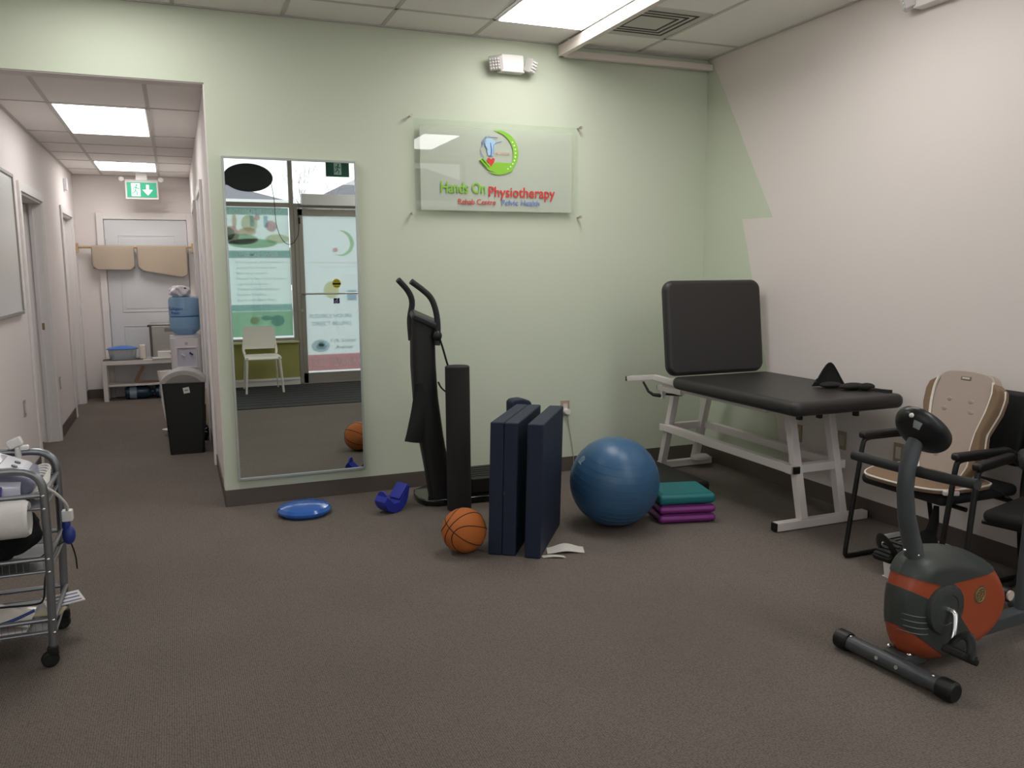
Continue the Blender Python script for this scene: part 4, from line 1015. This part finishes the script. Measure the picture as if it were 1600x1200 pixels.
b._merge(bm, 0, Matrix.Translation((.085, 0, .915)) @ M @ Matrix.Diagonal((.112, .098, .062, 1)))
cs = b.build('console', mat('console_black', '#1b1c1d', .33), bk_, local=True)
b = MB(); nM = Matrix.Translation((.085, 0, .915)) @ M
b.grid(lambda u, v: (nM @ Vector([k*1.006 for k in (.112*math.cos(math.radians(-50+20*v))*math.cos(math.radians(197+20*u)), .098*math.cos(math.radians(-50+20*v))*math.sin(math.radians(197+20*u)), .062*math.sin(math.radians(-50+20*v)))])), 6, 6); b.build('sticker', mat('sticker_silver', '#9aa09a', .5), cs, local=True)
b = MB(); b.ball((0, 0, 0), .009, n=10, M=None); bmesh.ops.transform(b.bm, matrix=nM @ Matrix.Translation((-.104, -.014, -.022)), verts=b.bm.verts); b.build('socket', mat('socket_white', '#d9d6d2', .4), cs, local=True)

# ================================================================== TROLLEY ON THE LEFT
tr_ = empty('utility_trolley', (-.75, 3.63, 0), 'three-tier silver tube trolley at the left edge carrying therapy supplies', 'trolley')
NX, Y0, Y1, XLft = -.50, 3.445, 3.817, -1.10
for y in (Y0, Y1):
    b = MB(); b.tube([(NX-.012, y, .085), (NX, y, .45), (NX, y, .772), (XLft, y, .782), (XLft, y, .45), (XLft, y, .085)], .0155, 16, smooth=.09); b.build('end_frame', silver, tr_)
    for x in (NX-.014, XLft):
        b = MB(); b.tube([(x, y, .10), (x, y, .075)], .012, 10); b.box(x-.02, x+.02, y-.014, y+.014, .045, .085, bev=.008); cs_ = b.build('caster', black_m, tr_)
        b = MB(); b.lathe([(0, -.014), (.024, -.014), (.031, -.008), (.031, .008), (.024, .014), (0, .014)], 24, M=Matrix.Translation((x-.012, y, .0325)) @ rotm(rx=PI/2, rz=.3)); b.build('wheel', rubber, cs_)
for z, nm in ((.655, 'top_shelf'), (.41, 'middle_shelf'), (.17, 'bottom_shelf')):
    b = MB()
    b.tube([(NX, Y0, z+.02), (XLft, Y0, z+.02)], .009, 10); b.tube([(NX, Y1, z+.02), (XLft, Y1, z+.02)], .009, 10)
    b.tube([(NX, Y0, z+.02), (NX, Y1, z+.02)], .009, 10); b.tube([(XLft, Y0, z+.02), (XLft, Y1, z+.02)], .009, 10)
    b.tube([(NX, Y0, z-.03), (XLft, Y0, z-.03)], .006, 10); b.tube([(NX, Y1, z-.03), (XLft, Y1, z-.03)], .006, 10); b.tube([(NX, Y0, z-.03), (NX, Y1, z-.03)], .006, 10)
    b.box(XLft+.01, NX-.012, Y0+.012, Y1-.012, z-.032, z-.026)
    for k in range(26): b.box(XLft+.015+.0225*k, XLft+.0165+.0225*k, Y0+.003, Y0+.005, z-.03, z+.02)
    sh = b.build(nm, silver, tr_)
    b = MB()
    for dz in (.02, -.03): b.ball((NX-.002, Y0-.0155, z+dz), (.006, .004, .006), n=10)
    b.each('bolt', chrome, sh)
# things on it
z = .63
z = .648
un = empty('therapy_unit', (-.75, 3.65, z), 'white and grey electrotherapy unit on the top shelf of the trolley', 'therapy machine')
b = MB(); P_ = [(-1.05, z), (-.60, z), (-.545, z+.025), (-.535, z+.06), (-.56, z+.085), (-.80, z+.18), (-1.05, z+.21)]
b.prism(P_, 3.50, 3.76, axis='Y', bev=.015, seg=3); b.build('housing', mat('unit_grey', '#77778c', .4), un)
b = MB(); b.prism([(-1.04, z+.10), (-.60, z+.062), (-.565, z+.08), (-.58, z+.10), (-.80, z+.195), (-1.04, z+.232)], 3.51, 3.75, axis='Y', bev=.012, seg=3); b.build('top_shell', mat('unit_white', '#dcdde2', .35), un)
an = math.atan2(.078, -.22)
Mt = Matrix.Translation((-.69, 3.63, z+.149)) @ rotm(ry=math.atan2(.095, .22))
b = MB(); b.box(-.09, .04, -.075, .075, .0, .004, bev=.002, M=Mt); b.build('control_film', clearplastic('clear_film', (.7, .68, .67, 1), .5), un)
b = MB(); b.box(-.24, -.11, -.07, .07, .0, .005, bev=.002, M=Mt); b.build('display', mat('display_grey', '#6c7370', .2), un)
b = MB()
for dy in (-.04, .03): b.cyl(Mt @ Vector((.085, dy, -.004)), Mt @ Vector((.085, dy, .004)), .011, 14)
b.each('button', mat('button_grey', '#5d6368', .4), un)
hd = MB(); hd.cyl((-.63, 3.80, z+.02), (-.63, 3.80, .80), .012, 12); hd.box(-.665, -.61, 3.78, 3.82, .80, .835, bev=.008, M=Matrix.Translation((-.637, 3.8, .815)) @ rotm(ry=-.4) @ Matrix.Translation((.637, -3.8, -.815)))
hd.box(-.622, -.59, 3.785, 3.815, .785, .805, bev=.006)
o = hd.build('ultrasound_applicator', white_p); tag(o, 'white ultrasound applicator standing upright at the back of the trolley top', 'applicator')
tw = MB(); Mr = Matrix.Translation((-1.02, 3.40, .605)) @ rotm(ry=PI/2)
tw.lathe([(.0, 0), (.068, 0), (.072, .01), (.069, .46), (.06, .475), (.046, .47), (.042, .35), (0, .35)], 32, M=Mr, sy=1.0)
o = tw.build('paper_roll', mat('paper_white', '#ddd9d4', .8, .1, 60)); tag(o, 'white roll of paper sheeting along the near edge of the trolley top', 'paper roll')
pk = MB(); pk.grid(lambda u, v: (-1.08+.50*u, 3.47+.03*v+.01*math.sin(9*u), .668+.055*v+.012*math.sin(7*u+3*v)), 14, 5, thick=.006)
o = pk.build('plastic_packet', clearplastic('packet_clear', (.72, .72, .82, 1), .75)); tag(o, 'flat clear plastic packet stuffed between the paper roll and the therapy unit', 'packet')
b = MB(); b.grid(lambda u, v: (-1.0+.36*u, 3.463+.02*v, .675+.03*v+.005*math.sin(8*u)), 10, 3, thick=.003); b.build('blue_print', mat('print_blue', '#3b3a8c', .5), o)
lw = MB()
for k in range(5):
    lw.tube([(-.62, 3.72-.02*k, .70), (-.53, 3.75-.02*k, .735-.006*k), (-.505, 3.72-.015*k, .72-.01*k), (-.53, 3.62-.03*k, .69-.012*k), (-.56, 3.55, .66)], .005, 8, smooth=.04)
lw.tube([(-.50, 3.50, .69), (-.47, 3.52, .66), (-.44, 3.56, .60), (-.45, 3.62, .56)], .006, 8, smooth=.04)
lw = lw.build('lead_cable', mat('cable_white', '#d5d2cc', .4)); tag(lw, 'coiled white lead cables hanging over the right end of the trolley', 'cable')
b = MB(); b.box(-.47, -.43, 3.60, 3.64, .52, .565, bev=.006, M=None); b.build('white_connector', white_p, lw)
b = MB(); b.ball((-.452, 3.63, .46), (.025, .025, .04)); b.ball((-.458, 3.63, .50), (.016, .016, .03)); b.build('blue_connector', mat('connector_blue', '#2d3a86', .4), lw)
b = MB(); b.tube([(-.45, 3.64, .43), (-.44, 3.68, .36), (-.445, 3.74, .28)], .003, 6, smooth=.04); b.tube([(-.50, 3.55, .42), (-.53, 3.50, .34), (-.53, 3.46, .26), (-.56, 3.47, .245), (-.8, 3.46, .265), (-1.05, 3.46, .22)], .004, 6, smooth=.05); b.tube([(-.46, 3.62, .44), (-.52, 3.58, .42), (-.55, 3.55, .40)], .0025, 6); b.build('thin_black_lead', rubber, lw)
bgm = MB()
def bag(u, v):
    a = u*2*PI; rr = math.sin(PI*(.08+.84*v)); n = .015*math.sin(5*a+9*v)+.012*math.sin(9*a+4*v)
    return (-.80+(.255+n)*math.cos(a)*(.55+.45*rr), 3.63+(.135+n)*math.sin(a)*(.55+.45*rr), .40+.20*v+.012*math.sin(4*a+2)*v)
bgm.grid(bag, 40, 12, closeu=True); bgm.ball((-.80, 3.63, .585), (.18, .10, .02))
o = bgm.build('black_cloth_bag', mat('bag_black', '#101011', .9, .4, 120)); tag(o, 'bulky black cloth bag on the middle shelf of the trolley', 'bag')
pb_ = MB(); pb_.grid(lambda u, v: (-1.06+.47*u, 3.47+.2*v, .165+.085*math.sin(PI*u)*math.sin(PI*(.1+.8*v))+.004*math.sin(17*u+11*v)), 18, 8, thick=.004)
o = pb_.build('clear_zip_bag', clearplastic('zip_clear', (.66, .61, .54, 1), .88)); tag(o, 'clear zip bag with tan contents on the bottom shelf of the trolley', 'bag')
b = MB(); b.tube([(-1.05, 3.472, .155), (-.8, 3.47, .165), (-.65, 3.475, .19), (-.57, 3.48, .22)], .006, 8, smooth=.05, flat=1.5); b.build('blue_zip', mat('zip_blue', '#25397c', .5), o)
pp = MB(); pp.box(-1.04, -.60, 3.462, 3.70, .145, .152, M=None); pp = pp.build('paper_sheets', mat('paper_pinkish', '#d4cccb', .8)); tag(pp, 'white paper sheets under the clear zip bag on the bottom trolley shelf', 'paper')
lf = MB(); lf.box(-.07, .07, -.05, .05, 0, .004, M=Matrix.Translation((-.50, 3.70, .168)) @ rotm(rz=.35, rx=.12)); lf = lf.build('leaflet', mat('leaflet_white', '#d5d0cc', .6)); tag(lf, 'printed leaflet sticking out over the right end of the bottom trolley shelf', 'leaflet')
b = MB()
for k in range(3): b.box(-.06, .06, -.04+.03*k, -.03+.03*k, .004, .0046, M=Matrix.Translation((-.50, 3.70, .168)) @ rotm(rz=.35, rx=.12))
b.build('print_bar', mat('print_blue2', '#56618c', .6), lf)
lf = MB(); lf.box(-.05, .05, -.04, .04, 0, .004, M=Matrix.Translation((-.535, 3.60, .16)) @ rotm(rz=-.2)); lf = lf.build('leaflet', mat('leaflet_tan', '#a09a80', .6)); tag(lf, 'tan folded leaflet flat on the bottom trolley shelf beside the near post', 'leaflet')

# ================================================================== HALL THINGS
# exit sign
hs = empty('exit_sign', (-.292, 10.6, 2.43), 'lit green exit sign with running figure and down arrow hanging in the hall', 'sign')
b = MB(); b.box(-.467, -.117, 10.59, 10.64, 2.32, 2.535, bev=.006); b.build('housing', mat('housing_grey', '#c2bdb9', .4), hs)
b = MB(); b.box(-.447, -.137, 10.584, 10.59, 2.345, 2.51, mi=0)
running_man(b, -.355, 2.428, .145, 10.584, -1, mi=1, mo=0)
b.prism([(-.245, 2.485), (-.215, 2.485), (-.215, 2.43), (-.178, 2.43), (-.178, 2.425), (-.23, 2.365), (-.282, 2.425), (-.282, 2.43), (-.245, 2.43)], 10.581, 10.584, axis='Y', mi=1)
b.build('lit_face', [sgn_g, sgn_w], hs)
b = MB(); b.box(-.35, -.23, 10.595, 10.635, 2.535, HC, bev=.004); b.build('mount', white_p, hs)
for x in (-.50, -.085):
    b = MB(); b.lathe([(0, 0), (.025, .002), (.03, .012), (.028, .03), (0, .035)], 18, M=Matrix.Translation((x, 10.60, 2.545)) @ rotm(rx=PI/2)); b.box(min(x, -.3)+.0, max(x, -.3), 10.61, 10.62, 2.537, 2.545); b.build('lamp_head', mat('lamp_plastic', '#c9c4c0', .4), hs)
# rod with two towels
rd = MB(); rd.cyl((XL+.002, 10.85, 1.785), (XE-.001, 10.85, 1.785), .014, 14); rd = rd.build('closet_rod', wood); tag(rd, 'light wooden rod across the end of the hall in front of the white door', 'rod')
for x0, x1 in ((XL, XL+.02), (XE-.02, XE)):
    b = MB(); b.box(x0, x1, 10.80, 10.90, 1.72, 1.83, bev=.004); b.build('rod_bracket', wood, rd)
towelm = mat('towel_beige', '#b5a592', .95, .4, 140); tedge = mat('towel_edge', '#8b8076', .9)
def towel(x0, x1, za, zb, lab, ph):
    r = empty('towel', ((x0+x1)/2, 10.85, 1.80), lab, 'towel', group=None)
    def fn(u, v):
        zb_ = za+(zb-za)*u; corner = .05*(max(0, 1-u/.15)**2+max(0, (u-.85)/.15)**2)
        x = x0+(x1-x0)*u; w_ = .008*math.sin(9*u+ph)*abs(v)
        if v < .12: a = v/.12*PI; return (x, 10.85+.02*math.cos(a)*1.0, 1.785+.022*math.sin(a)) if True else None
        t = (v-.12)/.88; return (x, 10.83-.004*t+w_*t, 1.785-t*(1.785-zb_-corner))
    b = MB(); b.grid(fn, 24, 20, thick=.006)
    b.grid(lambda u, v: (x0+(x1-x0)*u, 10.872+.004*math.sin(7*u), 1.785-.25*v), 16, 4, thick=.006); b.build('terry_cloth', towelm, r)
    b = MB(); E_ = [Vector(fn(0, .14+.86*k/10)) for k in range(11)] + [Vector(fn(k/24, 1)) for k in range(1, 24)] + [Vector(fn(1, 1-.86*k/10)) for k in range(11)]
    b.tube([p+Vector((0, -.004, 0)) for p in E_], .006, 6); b.build('edge_binding', tedge, r)
towel(-.875, -.428, 1.53, 1.52, 'beige towel on the wooden rod, the left and shorter of two', .3)
towel(-.395, .15, 1.52, 1.42, 'beige towel on the wooden rod, the right one hanging lower at its right corner', 1.7)
# small box on the hall wall
b = MB(); b.box(XL, XL+.035, 10.05, 10.15, 2.36, 2.48, bev=.006); b = b.build('wall_speaker', mat('speaker_white', '#d9d6dc', .5)); tag(b, 'small white box high on the left hall wall before the second doorway', 'wall box')
# picture/whiteboard
wbd = empty('whiteboard', (XL, 6.4, 1.7), 'white board in thin grey frame on the left hall wall, cut by the photo edge', 'whiteboard')
b = MB(); b.box(XL+.001, XL+.012, 5.78, 6.83, 1.225, 2.165); b.build('board', mat('board_white', '#d3d2cf', .3), wbd)
b = MB()
for (y0, y1, z0, z1) in ((5.76, 6.85, 1.205, 1.23), (5.76, 6.85, 2.16, 2.185), (5.76, 5.785, 1.205, 2.185), (6.825, 6.85, 1.205, 2.185)): b.box(XL, XL+.022, y0, y1, z0, z1, bev=.004)
b.build('frame', mat('frame_grey', '#9b9894', .4, metal=.4), wbd)
plate('wall_outlet', XL, 6.62, .55, 'outlet plate low on the left hall wall nearest the trolley', pale='#b0a79c', inner='#cfc8c0').rotation_euler = (0, 0, PI/2)
plate('wall_outlet', XL, 8.55, .49, 'outlet plate low on the left hall wall between the two doorways', pale='#b0a79c', inner='#cfc8c0').rotation_euler = (0, 0, PI/2)
b = plate('light_switch', XL, 10.72, 1.05, 'grey switch plate on the left hall wall beside the white bench', pale='#8d8780', inner='#a09a93'); b.rotation_euler = (0, 0, PI/2); b['category'] = 'switch'
# bench
bn = empty('white_bench', (-.35, 10.76, 0), 'low white bench with lower shelf at the end of the hall', 'bench')
BW = mat('bench_white', '#d3cec9', .4)
b = MB(); b.box(-.84, .18, 10.57, 10.90, .425, .475, bev=.003); b.build('bench_top', BW, bn)
b = MB(); b.box(-.80, .14, 10.60, 10.87, .17, .19, bev=.002); b.build('lower_shelf', BW, bn)
for x in (-.84, .13):
    for y in (10.57, 10.85): b = MB(); b.box(x, x+.05, y, y+.05, 0, .425, bev=.003); b.build('leg', BW, bn)
# on the bench
tb_ = empty('storage_tub', (-.62, 10.70, .476), 'clear plastic tub with blue contents and blue lid on the left end of the bench', 'tub')
b = MB(); b.lathe([(0, 0), (.86, 0), (.92, .03), (1, .125)], 36, sx=.155, sy=.10, M=Matrix.Translation((-.62, 10.70, .476))); b.build('tub_body', clearplastic('tub_clear', (.72, .76, .74, 1), .5), tb_)
b = MB(); b.lathe([(0, .004), (.84, .004), (.88, .03), (.90, .055), (0, .06)], 36, sx=.155, sy=.10, M=Matrix.Translation((-.62, 10.70, .476))); b.build('blue_contents', mat('contents_blue', '#2c86c4', .5), tb_)
b = MB(); b.lathe([(1.10, .122), (1.12, .13), (.95, .142), (.5, .158), (0, .165)], 36, sx=.155, sy=.10, M=Matrix.Translation((-.62, 10.70, .476))); b.build('lid', mat('lid_blue', '#4c78c0', .4), tb_)
tg = MB(); tg.box(-.83, -.40, 10.575, 10.8, .4755, .480); o = tg.build('tray_mat', mat('mat_brown', '#5a4c38', .7)); tag(o, 'thin brown mat under the blue-lidded tub on the bench', 'mat')
cn_ = MB(); cn_.box(-.435, -.365, 10.66, 10.73, .476, .645, bev=.012, seg=3); o = cn_.build('tissue_box', mat('tissue_white', '#ddd3c8', .6)); tag(o, 'upright white tissue carton between the blue tub and the steel heater', 'carton')
hc = empty('pack_heater', (-.10, 10.76, .476), 'stainless steel heating tank with black trimmed lid on the bench', 'heating tank')
b = MB(); b.box(-.295, .14, 10.64, 10.88, .50, .865, bev=.01)
for k in range(12): b.box(-.27+.033*k, -.262+.033*k, 10.637, 10.641, .53, .83)
b.build('steel_body', steel, hc)
b = MB(); b.box(-.31, .155, 10.63, 10.89, .868, .89, bev=.006); b.build('lid', steel, hc)
b = MB(); b.cyl((-.08, 10.76, .89), (-.08, 10.76, .905), .009, 10); b.ball((-.08, 10.76, .91), .016, n=12); b.box(-.335, -.29, 10.68, 10.74, .85, .872, bev=.004); b.build('knob', black_m, hc)
b = MB(); b.box(-.315, -.29, 10.635, 10.66, .50, .87); b.build('corner_trim', mat('trim_dark', '#55504a', .5), hc)
b = MB()
for x in (-.27, .10): b.box(x-.03, x+.03, 10.65, 10.70, .476, .50, bev=.004)
b.each('rubber_foot', rubber, hc)
b = MB(); b.box(-.15, -.02, 10.634, 10.638, .79, .835); b.build('name_plate', mat('plate_grey', '#7c7a72', .5), hc)
bx = MB(); bx.box(-.24, -.04, 10.572, 10.628, .4995, .565, bev=.008); bx = bx.build('white_case', white_p); tag(bx, 'small white case with a red dot in front of the steel heating tank', 'case')
b = MB(); b.ball((-.10, 10.574, .535), (.012, .003, .010), n=10); b.build('red_dot', mat('dot_red', '#c4553f', .5), bx)
ty = MB(); ty.box(-.30, .10, 10.56, 10.632, .4755, .4985, bev=.006); ty = ty.build('white_tray', white_p); tag(ty, 'thin white tray under the small case at the front of the bench', 'tray')
bt = MB(); bt.tube([(-.50, 10.68, .20), (-.46, 10.66, .30), (-.40, 10.64, .385)], .02, 8, flat=.4, smooth=.05); bt.tube([(-.50, 10.68, .205), (-.35, 10.68, .205), (-.2, 10.68, .20)], .012, 8, flat=.8)
bt = bt.build('brown_strap', mat('strap_brown', '#8a6a50', .7)); tag(bt, 'brown strap lying on the lower shelf of the bench', 'strap')
for i, x in enumerate((-.52, -.20)):
    jg = empty('water_jug', (x, 10.72, .07), ('dark blue water jug with pale label lying under the bench, the left one' if i == 0 else 'dark blue water jug lying under the bench, the right one beside the cooler'), 'water jug', group=None)
    b = MB(); b.lathe([(0, 0), (.055, 0), (.075, .015), (.078, .10), (.072, .11), (.078, .12), (.078, .24), (.06, .27), (.03, .285), (.03, .31), (0, .31)], 28, M=Matrix.Translation((x-.10, 10.70, .079)) @ rotm(ry=PI/2)); b.build('jug_body', mat('jug_teal', '#1d3a4c', .25), jg)
    b = MB(); b.lathe([(.0785, .05), (.0795, .055), (.0795, .12), (.0785, .125)], 28, M=Matrix.Translation((x-.10, 10.70, .079)) @ rotm(ry=PI/2)); b.build('label_band', mat('jug_label', '#8b9ba6', .6), jg)

# water cooler
CX, CY = .068, 8.95
wc = empty('water_cooler', (CX, CY, 0), 'white water cooler against the right side of the hall behind the black bin', 'water cooler')
cwm = mat('cooler_white', '#dcd8d9', .35)
def rr_poly(cx, cy, a, b_, r, n=5):
    P = []
    for (sx_, sy_, a0) in ((1, 1, 0), (-1, 1, 90), (-1, -1, 180), (1, -1, 270)):
        for k in range(n+1): t = math.radians(a0+90*k/n); P.append((cx+sx_*(a-r)+r*math.cos(t), cy+sy_*(b_-r)+r*math.sin(t)))
    return P
b = MB(); b.prism(rr_poly(CX, CY, .148, .15, .05), 0, .845, bev=.006)
b.build('cabinet', cwm, wc)
b = MB(); b.prism([(-.085, .56), (.085, .56), (.085, .72), (.06, .745), (-.06, .745), (-.085, .72)], CY-.153, CY-.15, axis='Y', M=Matrix.Translation((CX, 0, 0))); b.build('dispenser_recess', mat('recess_lilac', '#c5c3d0', .5), wc)
b = MB()
for (a, c, e, g) in ((-.095, -.085, .55, .75), (.085, .095, .55, .75), (-.095, .095, .745, .757), (-.10, .10, .55, .56)): b.box(CX+a, CX+c, CY-.17, CY-.148, e, g, bev=.004)
b.box(CX-.09, CX+.09, CY-.19, CY-.15, .545, .562, bev=.004); b.build('drip_tray', cwm, wc)
b = MB(); b.tube([(CX-.045, CY-.15, .69), (CX-.045, CY-.18, .685), (CX-.02, CY-.19, .67)], .008, 8); b.build('tap', white_p, wc)
b = MB(); b.tube([(CX+.03, CY-.15, .70), (CX+.03, CY-.18, .695), (CX+.055, CY-.19, .68)], .008, 8); b.build('tap', mat('tap_navy', '#262a58', .4), wc)
b = MB(); b.lathe([(0, 0), (.016, 0), (.016, .003), (0, .003)], 16, M=Matrix.Translation((CX, CY-.15, .79)) @ rotm(rx=PI/2)); b.build('drop_logo', mat('logo_grey', '#b5b0b6', .5), wc)
bo = empty('water_bottle', (CX, CY, .845), 'large upturned blue water bottle with blue script label on top of the cooler', 'water bottle')
bwat = clearplastic('bottle_blue', (.30, .50, .72, 1), .72); bwat.node_tree.nodes['Principled BSDF'].inputs['Roughness'].default_value = .12
b = MB(); b.lathe([(0, .0), (.05, .0), (.055, .02), (.10, .035), (.135, .07), (.145, .10), (.145, .20), (.139, .21), (.145, .222), (.145, .37), (.135, .395), (.11, .405), (0, .405)], 40, M=Matrix.Translation((CX, CY, .845))); b.build('bottle_body', bwat, bo)
b = MB(); b.lathe([(.140, .202), (.1435, .208), (.1435, .214), (.140, .218)], 40, M=Matrix.Translation((CX, CY, .845))); b.build('blue_ring', mat('ring_blue', '#35639e', .4), bo)
b = MB(); b.lathe([(.12, .0), (.148, .002), (.148, .02), (.06, .03)], 40, M=Matrix.Translation((CX, CY, .845))); b.build('collar', cwm, bo)
def wrap_text(s_, zc, m, w0, hgt, a0, name, parent):
    t = text('t', s_, .05, m, (0, 0, 0), None, rot=(0, 0, 0), width=w0, height=hgt)
    me = t.data
    for v in me.vertices:
        a = a0+(v.co.x)/.147; rr = .147-v.co.z*.5
        v.co = Vector((rr*math.sin(a), -rr*math.cos(a), zc+v.co.y))
    me.transform(Matrix.Translation((CX, CY, .845)-Vector((0, 0, 0)) if False else Vector((CX, CY, .845))-parent.location))
    t.name = name; t.parent = parent; return t
o1 = wrap_text('Culligan', .275, mat('script_blue', '#24489a', .4), .17, .038, -1.25, 'script', bo)
o2 = wrap_text('Water', .235, mat('script_blue', '#24489a', .4), .10, .03, -1.0, 'script', bo)
pbg = MB()
def crum(u, v):
    a = u*2*PI; ph = PI*v; r0 = .085+.014*math.sin(4*a+3*ph)+.010*math.sin(7*a-5*ph)
    return (CX-.03+r0*math.cos(a)*math.sin(ph)*1.15, CY-.02+r0*math.sin(a)*math.sin(ph), 1.30+.062*math.cos(ph)+.006*math.sin(6*a)*math.sin(ph))
pbg.grid(crum, 32, 14, closeu=True); pbg = pbg.build('plastic_bag', mat('bag_white', '#dcd7dc', .35)); tag(pbg, 'crumpled white plastic bag lying on top of the blue water bottle', 'bag')
b = MB(); b.ball((CX+.02, CY-.085, 1.335), (.012, .006, .006), n=8); b.build('dark_print', rubber, pbg)

# swing bin
sbn = empty('swing_bin', (.02, 7.35, 0), 'tall black plastic bin with grey curved swing lid in the hall', 'bin', rz=-.04)
b = MB(); P0 = rr_poly(0, 0, .132, .11, .02); P1 = rr_poly(0, 0, .165, .135, .025); bm = bmesh.new()
A = [bm.verts.new((*p, 0)) for p in P0]; B = [bm.verts.new((*p, .60)) for p in P1]; n = len(P0)
for k in range(n): bm.faces.new((A[k], A[(k+1) % n], B[(k+1) % n], B[k]))
bm.faces.new(A[::-1]); bm.faces.new(B); b._merge(bm, 0); b.build('bin_body', mat('bin_black', '#1c1e1c', .5), sbn, local=True)
b = MB(); ap = arc(0, .53, .21, 38, 142, 14); b.prism([(-.172, .595), (.172, .595)] + [(x*1.04, z-.06+.02) for x, z in ap], -.14, .14, axis='Y', bev=.006); b.build('lid_frame', mat('lid_grey', '#a19c97', .4), sbn, local=True)
ap2 = arc(0, .53, .19, 42, 138, 14)
b = MB(); b.prism([(-.14, .602), (.14, .602)] + [(x*.98, z-.075+.02) for x, z in ap2], -.146, -.138, axis='Y', bev=.002); b.build('flap', mat('flap_grey', '#7b7875', .45), sbn, local=True)
b = MB(); b.box(-.024, .024, -.002, .0, -.024, .024, M=Matrix.Translation((.02, -.1325, .535)) @ rotm(rx=.04, ry=-.15)); st_ = b.build('sticker', mat('sticker_paper', '#d8dad4', .6), sbn, local=True)
b = MB(); b.box(-.012, .012, -.003, -.002, -.006, .006, M=Matrix.Translation((.02, -.1325, .535)) @ rotm(rx=.04, ry=-.15)); b.build('sticker_print', mat('print_grey', '#8a8f8a', .6), st_, local=True)
# white plastic bag hanging behind the bin
wg = MB()
def wbag(u, v):
    a = u*2*PI; wv = .09+.012*math.sin(5*a+6*v); taper = 1-.45*v**2
    return (-.10+wv*taper*math.cos(a)+.02*v, 8.15+.06*math.sin(a)*taper+.01*math.sin(9*v+a), .60-.54*v)
wg.grid(wbag, 28, 18, closeu=True, thick=.003); wg = wg.build('white_plastic_bag', mat('bag_cream', '#e2dad2', .6)); tag(wg, 'long creased white plastic bag hanging behind the left side of the black bin', 'bag')
b = MB(); b.grid(lambda u, v: (-.10+.09*math.cos(u*2*PI)*(1-v), 8.15+.06*math.sin(u*2*PI)*(1-v), .06-.05*v*0-.02*v), 20, 2, closeu=True); b.build('bag_base', mat('bag_cream', '#e2dad2', .6), wg)
# folded stand + cream board behind bin on the right
cb_ = MB(); cb_.prism([(.125, 0), (.215, 0), (.215, .44), (.13, .44)], 8.0, 8.03, axis='Y', bev=.003, M=None); cb_ = cb_.build('cream_board', mat('board_cream', '#b9a88f', .7)); tag(cb_, 'cream coloured board leaning behind the right side of the black bin', 'board')
bl_ = MB(); bl_.ball((.165, 7.80, .075), (.045, .06, .075)); bl_.tube([(.15, 7.76, .14), (.165, 7.75, .22), (.18, 7.76, .33)], [.035, .012], 8); bl_ = bl_.build('black_sack', mat('sack_black', '#1a1a1b', .4, .3, 60)); tag(bl_, 'small shiny black sack on the floor to the right of the bin', 'sack')
b = MB(); b.tube([(.13, 7.745, .09), (.16, 7.74, .10), (.19, 7.745, .12)], .004, 6); b.tube([(.135, 7.74, .12), (.165, 7.74, .09), (.19, 7.745, .08)], .004, 6); b.build('white_tie', white_p, bl_)
for o in list(C.objects):
    g = {'ceiling_light': 'panel lights in the ceilings', 'wall_outlet': 'wall outlets', 'armchair': 'black armchairs along the right wall', 'step_riser': 'stacked step risers',
         'towel': 'towels on the wooden rod', 'water_jug': 'water jugs under the bench', 'folded_mat': 'navy folded exercise mats', 'emergency_light': 'two-headed emergency lights',
         'care_label': 'paper labels on the carpet', 'leaflet': 'leaflets on the trolley', 'house': 'houses across the street'}.get(o.name.split('.')[0])
    if g and o.parent is None: o['group'] = g
bpy.context.view_layer.update()
